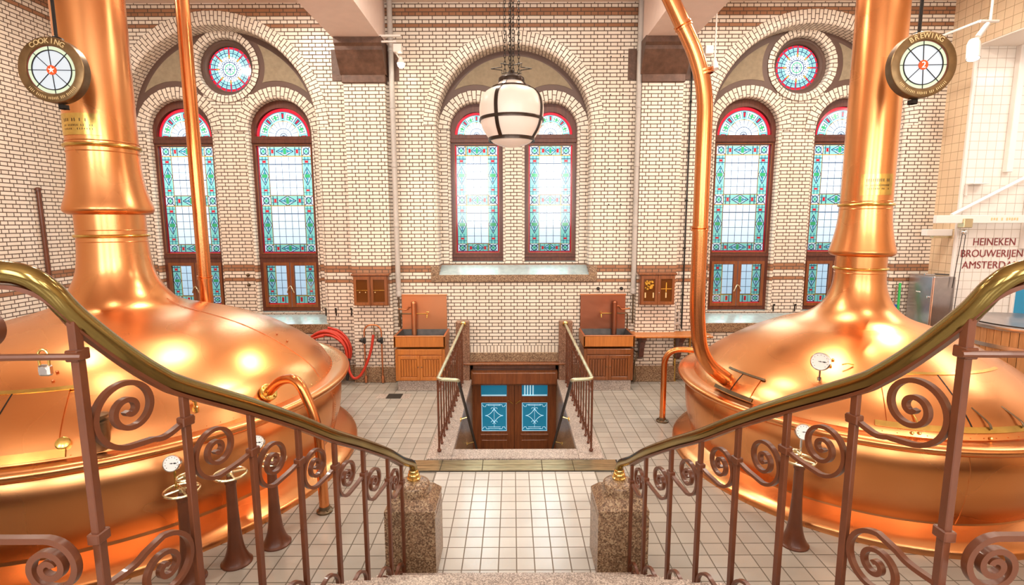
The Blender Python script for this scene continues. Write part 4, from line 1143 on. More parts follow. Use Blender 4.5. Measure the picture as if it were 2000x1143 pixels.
def spiral(c, ex, ez, start_r, end_r, a_start, turns, n=70):
    pts = []
    for i in range(n + 1):
        t_ = i / n; r = end_r + (start_r - end_r) * (1 - t_) ** 1.35; a = a_start - turns * 2 * PI * t_
        pts.append(Vector(c) + Vector(ex) * (r * cos(a)) + Vector((0, 0, 1)) * (r * sin(a) * ez))
    return pts
def big_rail(s, label):
    t = thing('stair_railing', label, 'railing', (s * 1.3, 2.4, 0), 'wrought iron stair railings')
    path = [(1.95, 1.64, 2.955), (1.70, 1.64, 2.952), (1.60, 1.66, 2.937), (1.55, 1.69, 2.885), (1.52, 1.745, 2.787), (1.475, 1.88, 2.625), (1.44, 2.0, 2.507)] + [(BX[i], BY[i], RZ[i]) for i in range(1, 8)]
    path = [(3.2, 1.64, 2.955)] + path
    path2 = path + [(.945, 4.24, 1.055), (.928, 4.345, .99), (.922, 4.39, .93), (.921, 4.40, .86)]
    sp = smooth_path([(s * x, y, z) for x, y, z in path2], 8)
    MB().tube(sp, .036, 20).build('handrail', 'handrail brass', t)
    sp2 = smooth_path([(s * x, y, z - .047) for x, y, z in path], 6)
    # flat iron strap under the brass rail
    b = MB(); m = len(sp2)
    for i in range(m):
        tv = (sp2[min(i + 1, m - 1)] - sp2[max(i - 1, 0)]).normalized(); sd = Vector((tv.y, -tv.x, 0)).normalized(); up = sd.cross(tv).normalized()
        for a_, c_ in ((-1, -1), (1, -1), (1, 1), (-1, 1)): b.v.append(tuple(sp2[i] + sd * a_ * .021 + up * c_ * .007))
    for i in range(m - 1):
        for k in range(4): b.f.append((i * 4 + k, i * 4 + (k + 1) % 4, i * 4 + 4 + (k + 1) % 4, i * 4 + 4 + k)); b.m.append(0); b.sm.append(True)
    b.f += [(3, 2, 1, 0), tuple((m - 1) * 4 + k for k in range(4))]; b.m += [0, 0]; b.sm += [False, False]
    b.build('under_strap', 'brown ironwork', t)
    MB().lathe([(.034, .0), (.058, .0), (.060, .012), (.050, .02), (.054, .035), (.050, .05), (.042, .056), (.046, .07), (.040, .085), (.036, .09)], (s * .921, 4.40, .82), 28).build('foot_collar', 'bright brass', t)
    # balusters
    for i in range(8):
        x, y = s * BX[i], BY[i]; w = .0165 if i else .018
        nx = (BX[min(i + 1, 7)] - BX[max(i - 1, 0)]); ny = BY[min(i + 1, 7)] - BY[max(i - 1, 0)]; ang = math.atan2(ny, s * nx) if i else PI / 2
        ztop = RZ[i] - .045; zbot = max(ZC[i] - .86, .0) if i else 1.74
        b = MB().box(-w, w, -w * .75, w * .75, zbot, ztop, bev=.003); b.xf(Matrix.Translation((x, y, 0)) @ Matrix.Rotation(ang, 4, 'Z')); bl = b.build('baluster', 'brown ironwork', t)
        for zz in ((ZC[i],) if i else (ZC[0], 1.99)):
            c_ = MB().box(-w - .012, w + .012, -w * .75 - .008, w * .75 + .008, zz - .020, zz + .020, bev=.004); c_.xf(Matrix.Translation((x, y, 0)) @ Matrix.Rotation(ang, 4, 'Z')); c_.build('clasp', 'brown ironwork', bl)
    # scroll panels between balusters
    for i in range(7):
        A = Vector((s * BX[i], BY[i], 0)); C = Vector((s * BX[i + 1], BY[i + 1], 0)); L = (C - A).length; ex = (C - A).normalized(); nrm = Vector((-ex.y, ex.x, 0))
        k = 1.1 if i == 0 else 1.0; thin = .019 if i == 0 else .0165
        z0 = ZC[i + 1]
        R0 = .118 * k; cs = .03 + R0 * .93; cz = z0 + .10 * k + (.022 if i == 0 else 0)
        cc = A + ex * cs + Vector((0, 0, cz))
        # tail from the far clasp down to the foot of the spiral
        foot = cc + Vector((0, 0, -R0 * 1.10))
        pts = [C + Vector((0, 0, z0)) + ex * .035, C + Vector((0, 0, z0)), C - ex * (L - cs) * .45 + Vector((0, 0, z0 - .018 * k - (0 if i else .01))), foot + ex * .05 + Vector((0, 0, .006))]
        pts = smooth_path(pts, 8)[:-4] + spiral(cc, ex, 1.0, R0 * 1.10, .012, -PI / 2, 2.2, 90)
        MB().ribbon(pts, nrm, .024, thin).build('upper_scroll', 'brown ironwork', t)
        # lower scroll, the same figure turned over
        zl = (ZC[i + 1] - .70) if i else 1.80
        cc = A + ex * (L - .03 - R0 * .93) + Vector((0, 0, zl - .085 * k))
        top = cc + Vector((0, 0, R0 * 1.06))
        pts = [A - ex * .035 + Vector((0, 0, zl - .01)), A + Vector((0, 0, zl - .01)), A + ex * (L - .03 - R0) * .5 + Vector((0, 0, zl + .0)), top - ex * .05 + Vector((0, 0, -.006))]
        pts = smooth_path(pts, 8)[:-4] + spiral(cc, ex, 1.0, R0 * 1.06, .012, PI / 2, 2.15, 90)
        MB().ribbon(pts, nrm, .024, thin).build('lower_scroll', 'brown ironwork', t)
    # landing panel running sideways
    P0 = Vector((s * 1.515, 1.70, 0)); ex = Vector((s, 0, 0))
    MB().tube([P0 - ex * .04 + Vector((0, 0, 2.657)), P0 + ex * 1.6 + Vector((0, -.04, 2.652))], .012, 8).build('cross_bar', 'brown ironwork', t)
    cc = P0 + ex * .13 + Vector((0, -.03, 1.91))
    pts = [P0 + ex * 1.6 + Vector((0, -.03, 2.005)), P0 + ex * .8 + Vector((0, -.03, 2.01)), P0 + ex * .3 + Vector((0, -.03, 2.015))] + spiral(cc, ex, 1.0, .105, .016, PI / 2, -2.2 if False else -2.2, 90)
    MB().ribbon(pts, (0, 1, 0), .026, .022).build('landing_scroll', 'brown ironwork', t)
    cc = P0 + ex * .245 + Vector((0, -.03, 2.765))
    pts = [P0 + ex * 1.2 + Vector((0, -.03, 2.70))] + spiral(cc, ex, 1.0, .060, .012, -PI / 2, 1.8, 60)
    MB().ribbon(pts, (0, 1, 0), .026, .022).build('landing_scroll', 'brown ironwork', t)
    return t
big_rail(-1, 'left stair railing with thick brass handrail and brown iron scrolls')
big_rail(1, 'right stair railing with thick brass handrail and brown iron scrolls')
# padlock on the left cross bar
t = thing('padlock', 'small silver padlock hanging on the brown bar at the far left of the railing', 'padlock', (-1.60, 1.665, 2.62))
sh = [(.022 * cos(a), 0, .012 + .026 * sin(a)) for a in [PI * i / 10 for i in range(11)]]
pts = [(-.02, .0, -.03)] + [(-p[0], 0, p[2]) for p in sh] + [(.02, 0, -.03)]
at_c(MB().tube(pts, .0050, 8).xf(Matrix.Scale(.8, 4)), (-1.605, 1.70, 2.652)).build('shackle', 'bright brass', t)
at_c(MB().box(-.020, .020, -.012, .012, -.026, .012, bev=.006), (-1.603, 1.70, 2.618)).build('lock_body', 'chrome', t)
at_c(MB().lathe([(1e-4, .013), (.014, .013), (.014, .010)], n=20).xf(RX90), (-1.603, 1.70, 2.612)).build('lock_face', 'steel', t)

# ================================================================== STAIRWELL RAILINGS
def well_rail(s, label):
    t = thing('stairwell_railing', label, 'railing', (s * 1.02, 8.2, 0), 'stairwell guard railings')
    a, e = Vector((s * .985, 9.84, 1.155)), Vector((s * 1.025, 6.66, 1.045))
    MB().tube(round_corners([a, e, (s * .76, 6.63, 1.04), (s * .755, 6.72, 1.0)], .07, 8), .024, 14).build('top_rail', 'verdigris rail', t)
    MB().tube([(s * .755, 6.70, 1.01), (s * .695, 9.1, -1.05)], .022, 12).build('descending_rail', 'dark iron', t)
    for y, z in ((7.75, .11), (8.72, -.72)):
        MB().tube([(s * (.755 - .025 * (y - 6.7)), y, z - .01), (s * .85, y, z - .05)], .010, 8).lathe([(.035, -.006), (.035, .006)], (s * .84, y, z - .05), 14, M=Matrix.Rotation(PI / 2, 4, 'Y')).build('wall_bracket', 'bright brass', t)
    MB().lathe([(.05, 0), (.05, .012), (.028, .03)], (0, 0, 0), 20).xf(Matrix.Translation(a + Vector((0, .02, 0))) @ Matrix.Rotation(PI / 2, 4, 'X')).build('wall_rose', 'brass', t)
    n = 13
    for i in range(n):
        q = i / (n - 1); y = 6.67 + (9.66 - 6.67) * q; x = s * (1.025 - .035 * q); zt = 1.03 + .10 * q
        b = MB().tube([(x, y, .03), (x, y, zt)], .011 if i else .015, 8); b.sphere((x, y, .05), .022 if i else .03, 10)
        b.build('spindle', 'pipe copper' if False else 'brown ironwork', t)
        if i < n - 1:
            dy = (9.66 - 6.67) / (n - 1)
            for z0, sg in ((zt - .12, 1), (.17, -1)):
                cc = (x, y + dy * .45, z0); ex = Vector((0, 1, 0))
                pts = [Vector((x, y + (dy if sg > 0 else 0), z0 - sg * .07)), Vector((x, y + dy * .6, z0 - sg * .085))] + spiral(cc, ex, 1.0, .075, .014, -sg * PI / 2, 1.7, 26)
                MB().tube(pts, .0065, 5).build('scroll', 'brown ironwork', t)
    return t
well_rail(-1, 'guard railing on the left edge of the sunken stairwell')
well_rail(1, 'guard railing on the right edge of the sunken stairwell')

# ================================================================== SINKS
def sink(s, label):
    """s=-1: the left unit, stand pipe left of centre"""
    xc = s * 1.73; x0, x1 = xc - .455, xc + .455; yf = 9.27; yb = 9.94
    t = thing('wash_sink', label, 'sink', (xc, 9.6, 0), 'wooden wash sinks')
    MB().box(x0 + .03, x1 - .03, yf + .05, yb, 0, .20, bev=.005).build('tiled_plinth', 'light granite', t)
    b = MB().box(x0, x1, yf + .02, yb, .20, .80, bev=.006); b.build('cabinet_body', 'warm oak' if s < 0 else 'dark oak', t)
    m = 'warm oak' if s < 0 else 'warm oak'
    b = MB().box(x0 - .015, x1 + .015, yf, yf + .035, .84, 1.04, bev=.008)
    b.box(x0 - .015, x0 + .02, yf, yb, .84, 1.04, bev=.006); b.box(x1 - .02, x1 + .015, yf, yb, .84, 1.04, bev=.006)
    b.build('front_apron', m, t)
    MB().box(x0 + .05, x1 - .05, yf - .005, yf + .025, .70, .80, bev=.006).build('rail_board', 'warm oak' if s < 0 else 'dark oak', t)
    for k in (0, 1):
        a = x0 + .05 + k * .405; c = a + .40
        d = MB().box(a, a + .05, yf - .008, yf + .02, .22, .68, bev=.004).box(c - .05, c, yf - .008, yf + .02, .22, .68, bev=.004).box(a + .05, c - .05, yf - .008, yf + .02, .22, .28, bev=.004).box(a + .05, c - .05, yf - .008, yf + .02, .62, .68, bev=.004)
        for j in range(6): xx = a + .05 + j * .05; d.box(xx + .007, xx + .043, yf - .004, yf + .02, .29, .61, bev=.006)
        dd = d.build('door', 'warm oak' if s < 0 else 'dark oak', t)
        MB().sphere((c - .03 if k == 0 else a + .03, yf - .015, .47), .012, 10).build('knob', 'dark patina bronze', dd)
    # basin: open tub of dull metal
    b = MB(); xi0, xi1, yi0, yi1 = x0 + .02, x1 - .02, yf + .035, yb - .02; zb = .86
    b.add([(xi0, yi0, 1.045), (xi1, yi0, 1.045), (xi1, yi1, 1.045), (xi0, yi1, 1.045), (xi0 + .06, yi0 + .05, zb), (xi1 - .06, yi0 + .05, zb), (xi1 - .06, yi1 - .03, zb), (xi0 + .06, yi1 - .03, zb)],
          [(0, 1, 5, 4), (1, 2, 6, 5), (2, 3, 7, 6), (3, 0, 4, 7), (4, 5, 6, 7)])
    b.build('basin', 'basin lining', t)
    b = MB(); b.box(x0 - .02, x1 + .02, yf - .005, yf + .04, 1.04, 1.052, bev=.004); b.box(x0 - .02, x0 + .02, yf, yb, 1.04, 1.052, bev=.004); b.box(x1 - .02, x1 + .02, yf, yb, 1.04, 1.052, bev=.004)
    b.build('basin_lip', 'dull copper', t)
    b = MB().box(x0 + .01, x1 - .03, yb, yb + .02, .95, 1.71, bev=.004)
    sp = b.build('splash_back', 'dull copper' if s < 0 else 'stained copper', t)
    MB().box(x0, x1 - .02, yb - .015, yb + .025, 1.70, 1.725, bev=.004).build('top_trim', 'dull copper', sp)
    px = xc - .20 if s < 0 else xc + .20
    MB().tube([(px, yb - .09, .95), (px, yb - .09, 1.56)], .048, 18).sphere((px, yb - .09, 1.56), .048, 16).build('stand_pipe', 'dull copper' if s < 0 else 'stained copper', t)
    MB().tube(round_corners([(px, yb - .09, 1.50), (px + s * .10, yb - .06, 1.50), (px + s * .13, yb - .06, 1.43), (px + s * .30, yb - .05, 1.45)], .05, 6), .013, 10).build('inlet_pipe', 'dull copper', t)
    for dx in (0, -s * .17):
        pass
    tp = MB().tube([(px - s * .02, yb - .03, 1.35), (px - s * .26, yb - .03, 1.35)], .010, 8)
    tp.tube(round_corners([(px - s * .26, yb - .02, 1.35), (px - s * .26, yb - .13, 1.35), (px - s * .26, yb - .15, 1.29)], .03, 5), .013, 10); tp.box(px - s * .26 - .03, px - s * .26 + .03, yb - .09, yb - .075, 1.385, 1.397, bev=.003)
    tp.build('tap', 'brass', t)
    sx = x0 - .015 if s < 0 else x1 + .01
    MB().tube(round_corners([(px + s * .06, yb - .03, 1.35), (sx, yb - .03, 1.35), (sx, yb - .03, 1.03)], .03, 5), .012, 8).build('supply_pipe', 'dark patina bronze', t)
    return t
sink(-1, 'bright orange oak sink cabinet with smooth copper splashback, left of the stairwell')
sink(1, 'darker oak sink cabinet with stained streaky splashback, right of the stairwell')

# ================================================================== WALL CABINETS
def wall_cabinet(xc, label, relief):
    t = thing('wall_cabinet', label, 'cabinet', (xc, 9.80, 1.85), 'small glazed wall cabinets')
    x0, x1 = xc - .325, xc + .325; yf = 9.69
    MB().box(x0, x1, yf + .015, 9.86, 1.545, 2.11, bev=.005).build('carcass', 'door wood', t)
    MB().box(x0 - .03, x1 + .03, yf - .02, 9.86, 2.11, 2.15, bev=.010).build('cornice', 'dark oak', t)
    for k in (0, 1):
        a, c = (x0 + .01, xc - .004) if k == 0 else (xc + .004, x1 - .01)
        d = poly_plate([[(a, 1.56), (c, 1.56), (c, 2.10), (a, 2.10)], [(a + .05, 1.61), (c - .05, 1.61), (c - .05, 2.04), (a + .05, 2.04)]], yf - .012, yf + .016).build('door', 'dark oak', t)
        MB().box(a + .05, c - .05, yf + .004, yf + .008, 1.61, 2.04).build('pane', 'cabinet glass', d)
        if relief and k == 0:
            e = MB(); random.seed(3)
            for q in range(34): e.sphere((a + .08 + random.random() * (c - a - .17), yf + .002, 1.84 + random.random() * .16), .012 + random.random() * .018, 6, sz=.8)
            e.build('gilt_ornament', 'gold relief', d)
        if relief:
            e = MB()
            for xx in ((a + .085, c - .075) if k == 0 else ((a + c) / 2,)): e.box(xx - .012, xx + .012, yf - .002, yf + .004, 1.68, 1.78, bev=.003)
            e.build('gilt_bar', 'gold letter', d)
            if k: MB().box(a + .06, c - .05, yf - .002, yf + .003, 1.845, 1.855).box((a + c) / 2 - .008, (a + c) / 2 + .008, yf - .002, yf + .003, 1.79, 1.97).build('gilt_cross', 'gold relief', d)
        else:
            MB().box(a + .05, c - .05, yf - .002, yf + .003, 1.835, 1.841).build('glass_line', 'gold relief', d)
            for xx in ((a + .11, c - .09) if k == 0 else (a + .08,)): MB().sphere((xx, yf - .002, 1.80), .012, 8).build('knob', 'gold letter', d)
    if relief:
        MB().sphere((xc + .02, yf - .02, 1.78), .011, 8).build('latch', 'chrome', t)
    return t
wall_cabinet(-2.70, 'small dark wooden glazed wall cabinet above the hose taps, left of the stairwell', False)
wall_cabinet(2.70, 'small dark wooden glazed wall cabinet with gilt ornament, right of the stairwell', True)

# ================================================================== WALL FITTINGS
def downpipe(x, zb, label):
    t = thing('downpipe', label, 'pipe', (x, 9.9, zb), 'grey downpipes beside the pilasters')
    MB().tube([(x, 9.90, zb), (x, 9.90, CEIL)], .048, 18).build('tube', 'grey pipe paint', t)
    for z in (3.05, 4.15, 5.2, 6.2): MB().lathe([(.048, -.03), (.056, -.028), (.056, .028), (.048, .03)], (x, 9.90, z), 20).build('joint_band', 'grey pipe paint', t)
    MB().lathe([(.03, -.10), (.055, -.08), (.058, .0), (.05, .02)], (x, 9.90, zb + .02), 20).build('outlet_cup', 'grey pipe paint', t)
    MB().tube([(x, 9.90, zb), (x, 9.90, zb - .65)], .014, 8).build('lower_tube', 'dark patina bronze', t)
downpipe(-2.22, 1.76, 'grey vertical downpipe above the left sink')
downpipe(2.29, 1.80, 'grey vertical downpipe above the right sink')
t = thing('conduit_pipe', 'thin dark vertical conduit between the right pilaster and the bent copper riser', 'pipe', (3.27, 9.96, 1))
b = MB().tube([(3.27, 9.97, 1.0), (3.27, 9.97, 6.6)], .015, 8).build('tube', 'dark iron', t)
for z in (1.7, 2.6, 3.5, 4.4, 5.3): MB().lathe([(.015, -.02), (.026, -.015), (.026, .015), (.015, .02)], (3.27, 9.97, z), 10).build('clip', 'dark iron', t)
tag(MB().tube([(-8.06, 8.97, 2.12), (-8.06, 8.96, 3.66)], .035, 10).lathe([(.05, 0), (.05, .03), (.02, .05)], (-8.06, 8.96, 3.66), 12).build('wall_pipe', 'brown ironwork'), 'dark brown vertical pipe on the left side wall, beside the left kettle stack', 'pipe')
for z, w_ in ((2.07, 'upper'), (1.87, 'lower')):
    tag(MB().lathe([(.034, 0), (.034, .02), (.02, .05), (1e-3, .055)], n=16).xf(Matrix.Translation((-5.31 + .0, RY - .003, z)) @ RX90).build('round_stud', 'dark patina bronze'), w_ + ' small round metal knob on the brick between the two left windows', 'knob')
# hooks below the side windows
for x, lab in ((-3.67, 'small black hook on the brick just right of the second window from left'), (-3.47, 'small dark metal clip on the brick, middle of three beside the left window sill'), (-3.17, 'small dark metal clip on the brick under the left wall cabinet side'), (5.13 + .1, 'small black hook on the brick between the right windows, left of the pair'), (5.56 + .1, 'small black hook on the brick between the right windows, right of the pair'), (3.60, 'small black hook beside the casement right of the thick copper riser')):
    yy = RY if 4 < x < 6 else WY
    tag(MB().tube([(x, yy, 1.44), (x, yy - .05, 1.44), (x, yy - .05, 1.46)], .012, 8).box(x - .012, x + .012, yy - .012, yy + .002, 1.30, 1.45, bev=.003).build('wall_hook', 'dark iron'), lab, 'hook', 'small wall hooks')
# rod bolt holes left as small dark plugs on the centre bay brickwork
k = 0
for row, z in enumerate((6.10, 5.43, 4.77, 4.09, 3.43, 2.75)):
    for dx in (0, .23):
        x = 1.785 + dx + .004 * row
        tag(MB().lathe([(.013, 0), (.011, .010), (1e-3, .012)], n=8).xf(Matrix.Translation((x, WY, z)) @ RX90).build('wall_plug', 'dark iron'), ('left' if dx == 0 else 'right') + ' dark plug of the %s pair on the brick right of the middle windows' % ('topmost', 'second', 'third', 'fourth', 'fifth', 'lowest')[row], 'plug', 'dark plugs in the brickwork')
for x, w_ in ((1.63, 'left'), (2.08, 'right')):
    tag(MB().lathe([(.034, 0), (.034, .02), (.02, .05), (1e-3, .055)], n=16).xf(Matrix.Translation((x, WY, 1.82)) @ RX90).build('wall_mounted_stud', 'dark iron'), w_ + ' of two dark round studs on the brick just above the right sink splashback', 'stud')

# hose and its taps
t = thing('hose_coil', 'coiled red rubber hose hanging on the wall behind the left kettle rim', 'hose', (-3.62, 9.8, .65))
b = MB()
random.seed(5)
pts = []
for k in range(6 * 28 + 1):
    a = PI / 2 - 2 * PI * k / 28; tt = k / 28
    rx = .40 + .035 * sin(tt * 2.4); rz = .40 + .03 * cos(tt * 1.7)
    pts.append((-3.60 + .02 * sin(tt * 3) + rx * cos(a), 9.86 - .018 * tt * 1.8, .66 - .02 * tt + rz * sin(a) + (.05 if sin(a) > 0 else -.04) * (tt / 6)))
tail = [(-3.18, 9.66, .48), (-3.14, 9.62, .28), (-3.05, 9.60, .16), (-2.93, 9.62, .22), (-2.82, 9.68, .44), (-2.74, 9.73, .70), (-2.70, 9.76, .97)]
MB().tube(smooth_path(pts[::2], 2), .024, 10).build('coil', 'red rubber', t)
MB().tube(smooth_path(tail, 6), .026, 10).build('lead', 'red rubber', t)
MB().tube([(-3.17, 9.70, .52), (-3.18, 9.68, .30), (-3.22, 9.70, .10)], .030, 10).build('black_end', 'black rubber', t)
t = thing('hose_tap_stand', 'pair of copper water pipes with black taps joined by an arch on the wall', 'tap', (-2.70, 9.8, 0))
MB().tube(round_corners([(-2.88, 9.78, .03), (-2.88, 9.78, 1.16), (-2.55, 9.78, 1.16), (-2.55, 9.78, .03)], .17, 10), .015, 10).build('arch_pipe', 'dull copper', t)
for x in (-2.88, -2.55):
    MB().lathe([(.016, -.07), (.028, -.05), (.028, .04), (.018, .06)], (x, 9.78, .86), 14).build('valve_body', 'black rubber', t)
    MB().sphere((x - .03, 9.72, .87), .042, 14).build('valve_knob', 'black rubber', t)
    MB().lathe([(.028, 0), (.028, .12), (.018, .14)], (x, 9.78, .02), 14).build('pipe_foot', 'dull copper', t)
MB().tube([(-2.70, 9.80, 1.14), (-2.68, 9.77, .95)], .014, 8).tube([(-2.62, 9.78, 1.02), (-2.62, 9.74, .84)], .018, 8).build('hose_spigot', 'dark patina bronze', t)

# shelf with brackets, right
t = thing('wall_bench', 'brown wooden bench shelf on dark brackets between the right sink and the kettle', 'shelf', (2.95, 9.75, .97))
MB().box(2.26, 3.72, 9.50, 9.96, .945, .985, bev=.008).build('board', 'warm oak', t)
for x in (2.44, 3.16):
    b = MB(); w = .045
    prof = [(9.84, .945), (9.54, .945), (9.54, .90), (9.62, .84), (9.70, .70), (9.75, .52), (9.84, .46)]
    n = len(prof); b.add([(x - w, y, z) for y, z in prof] + [(x + w, y, z) for y, z in prof], [tuple(range(n)), tuple(reversed(range(n, 2 * n)))] + [(i, (i + 1) % n, n + (i + 1) % n, n + i) for i in range(n)])
    b.build('bracket', 'mahogany frame', t)
for x, lab in ((3.06, 'left'), (3.34, 'right')):
    tag(MB().tube([(x + .08, 9.90, .03), (x + .08, 9.90, .90)], .022, 10).lathe([(.04, 0), (.04, .015), (.022, .03)], (x + .08, 9.90, 0), 12).build('waste_pipe', 'brass'), lab + ' thin vertical brass pipe under the bench shelf, behind the arching copper pipe', 'pipe', 'pipes under the bench')
t = thing('wall_bracket', 'small grey metal clamp bracket standing on the bench shelf by the conduit', 'bracket', (3.14, 9.9, 1.0))
b = MB().box(3.10, 3.125, 9.88, 9.93, .99, 1.55, bev=.003); b.box(3.17, 3.195, 9.88, 9.93, 1.18, 1.38, bev=.003); b.box(3.09, 3.21, 9.875, 9.92, 1.26, 1.29); b.box(3.09, 3.21, 9.875, 9.92, 1.14, 1.18)
b.tube([(3.18, 9.9, 1.14), (3.25, 9.9, .99)], .012, 6); b.build('clamp', 'grey pipe paint', t)
# small valve by the right sink foot
tag(MB().tube(round_corners([(2.31, 9.72, .03), (2.31, 9.72, .42), (2.36, 9.72, .62), (2.30, 9.9, .64)], .05, 6), .014, 8).lathe([(.03, 0), (.034, .1), (.03, .22), (.016, .26)], (2.31, 9.72, .06), 14).build('drain_valve', 'dark patina bronze'), 'dark valve pipe standing at the right foot of the right sink cabinet', 'valve')

# ================================================================== RIGHT CORNER
t = thing('steel_cabinet', 'square stainless steel wall cabinet in the far right corner', 'cabinet', (7.8, 9.65, 1.6))
MB().box(7.60, 7.99, 9.34, 9.94, 1.14, 2.10, bev=.008).build('body', 'steel', t)
MB().box(7.588, 7.60, 9.36, 9.92, 1.16, 2.08, bev=.004).build('door', 'steel', t)
MB().lathe([(.016, 0), (.016, .02), (.022, .03), (1e-3, .035)], n=12).xf(Matrix.Translation((7.588, 9.42, 1.72)) @ Matrix.Rotation(-PI / 2, 4, 'Y')).build('door_knob', 'chrome', t)
MB().box(7.584, 7.588, 9.62, 9.72, 1.78, 1.80).build('badge', 'white enamel', t)
t = thing('wiper', 'black squeegee lying on top of the steel cabinet', 'squeegee', (7.75, 9.6, 2.13))
MB().box(7.60, 7.78, 9.55, 9.60, 2.105, 2.135, bev=.006).build('blade', 'chrome', t)
MB().tube([(7.76, 9.57, 2.13), (7.95, 9.45, 2.125)], .012, 8).build('handle', 'black rubber', t)
t = thing('broom', 'green handled broom leaning in the corner left of the steel cabinet', 'broom', (7.30, 9.85, 0))
MB().tube([(7.28, 9.70, .05), (7.43, 9.93, 1.92)], .022, 8).build('handle', 'green plastic', t)
MB().box(7.18, 7.40, 9.66, 9.76, .0, .10, bev=.01).build('broom_head', 'dark iron', t)
t = thing('mop', 'thin brown stick with a blue clip leaning beside the green broom', 'stick', (7.18, 9.85, 0))
MB().tube([(7.12, 9.72, .0), (7.38, 9.94, 1.86)], .012, 8).build('stick', 'dark oak', t)
MB().box(7.275, 7.315, 9.80, 9.84, 1.36, 1.52, bev=.004).build('clip', 'blue plastic', t)

# wooden vat
t = thing('wooden_vat', 'round wooden vat with steel rim and hoop behind the right kettle', 'vat', (8.12, 7.9, 0))
vc = (8.12, 7.9, 0)
b = MB(); n = 56
for k in range(n):
    a0, a1 = 2 * PI * k / n + .004, 2 * PI * (k + 1) / n - .004
    vs = []
    for z, r in ((0, .86), (1.50, .90)):
        for rr in (r - .05, r): vs += [(vc[0] + rr * cos(a0), vc[1] + rr * sin(a0), z), (vc[0] + rr * cos(a1), vc[1] + rr * sin(a1), z)]
    b.add(vs, [(2, 3, 7, 6), (1, 0, 4, 5), (4, 6, 7, 5), (0, 1, 3, 2), (0, 2, 6, 4), (1, 5, 7, 3)])
st_ = b.build('staves', 'vat wood', t)
for z in (.3, 1.22): MB().lathe([(.86 + .04 * z / 1.5 + .002, z - .03), (.872 + .04 * z / 1.5, z - .028), (.872 + .04 * z / 1.5, z + .028), (.86 + .04 * z / 1.5 + .002, z + .03)], vc, 64).build('hoop', 'steel', t)
MB().lathe([(.93, 1.48), (.94, 1.50), (.94, 1.53), (.90, 1.545), (.60, 1.49), (1e-3, 1.47)], vc, 64).build('steel_lid', 'steel', t)
MB().tube([(vc[0] - .93 * cos(PI * k / 16 + 1.0), vc[1] - .93 * sin(PI * k / 16 + 1.0), 1.56) for k in range(-6, 12)], .010, 6).build('rim_edge', 'dark iron', t)
MB().tube([(7.62, 6.98, .85), (7.55, 6.85, .85)], .035, 12).lathe(ring_prof(.05, 0, .012, 8), (7.55, 6.84, .93), 16).build('outlet_valve', 'chrome', t)

# jib crane and neighbours on the annex wall
t = thing('jib_crane', 'white painted steel jib arm with diagonal brace on the far right tiled wall', 'crane', (9.0, 9.3, 3.1))
MB().box(7.46, 9.18, 9.26, 9.34, 3.06, 3.20, bev=.006).build('arm', 'white enamel', t)
MB().box(9.15, 9.26, 9.30, 9.45, 2.6, 4.25, bev=.006).build('mast', 'white enamel', t)
MB().tube([(7.75, 9.30, 3.20), (9.18, 9.32, 3.95)], .035, 8).build('brace', 'white enamel', t)
MB().box(7.92, 8.08, 9.22, 9.36, 2.98, 3.14, bev=.01).lathe(ring_prof(.045, 0, .010, 8), (0, 0, 0), 16).build('trolley', 'pale brass', t) if False else MB().box(7.92, 8.08, 9.22, 9.36, 2.98, 3.14, bev=.01).build('trolley', 'pale brass', t)
MB().sphere((8.0, 9.29, 2.90), .05, 14).build('pulley', 'chrome', t)
MB().tube([(8.03, 9.29, 2.88), (7.96, 9.30, 1.0)], .006, 6).tube([(7.97, 9.29, 2.88), (7.90, 9.30, 1.9)], .006, 6).build('pull_cord', 'dark iron', t)
bb = MB()      # marking too faint to read
for k in range(11):
    if k not in (3, 5): bb.box(8.42 + .045 * k, 8.445 + .045 * k, 9.256, 9.262, 3.105 + .008 * (k % 2), 3.155)

bb.build('arm_lettering', 'gold letter', t)
t = thing('wall_mounted_box', 'long white box mounted on the right side wall below the crane arm', 'box', (7.8, 9.6, 2.9))
MB().box(7.52, 7.99, 9.52, 9.66, 2.83, 2.95, bev=.008).build('housing', 'white enamel', t)
MB().box(7.66, 7.99, 9.53, 9.62, 2.79, 2.83, bev=.004).build('tray', 'pale brass', t)
t = thing('wall_shelf', 'small white bracket shelf high on the tiled wall above the crane arm', 'shelf', (8.2, 9.35, 3.8))
MB().box(8.06, 8.34, 9.28, 9.45, 3.74, 3.76, bev=.004).box(8.06, 8.09, 9.42, 9.45, 3.55, 3.74).build('plate', 'white enamel', t)
# painted lettering on the tiles
t = thing('wall_lettering', 'three lines of dark red painted brewery lettering on the white tiled wall at right', 'lettering', (8.68, 9.44, 2.5))
for txt, z, xc_, wd in (('HEINEKEN', 2.66, 8.70, .76), ('BROUWERIJEN', 2.45, 8.68, 1.12), ('AMSTERDAM', 2.24, 8.69, 1.05)):
    q = text_mesh(txt, .19, .004, bold=0); xs_ = [v[0] for v in q.v]; w0 = max(xs_) - min(xs_)
    q.xf(Matrix.Translation((xc_, 9.444, z)) @ Matrix.Scale(wd / w0, 4, Vector((1, 0, 0))) @ RX90); q.build('word', 'red letter paint', t)
t = thing('display_panel', 'blue panel with pale frame at the far right edge behind the brass handrail', 'panel', (9.35, 9.40, 1.7))
MB().box(9.10, 9.75, 9.38, 9.44, 1.10, 2.10, bev=.01).build('frame', 'white enamel', t)
MB().box(9.14, 9.71, 9.365, 9.385, 1.14, 2.06, bev=.004).build('face', 'blue door glass', t)

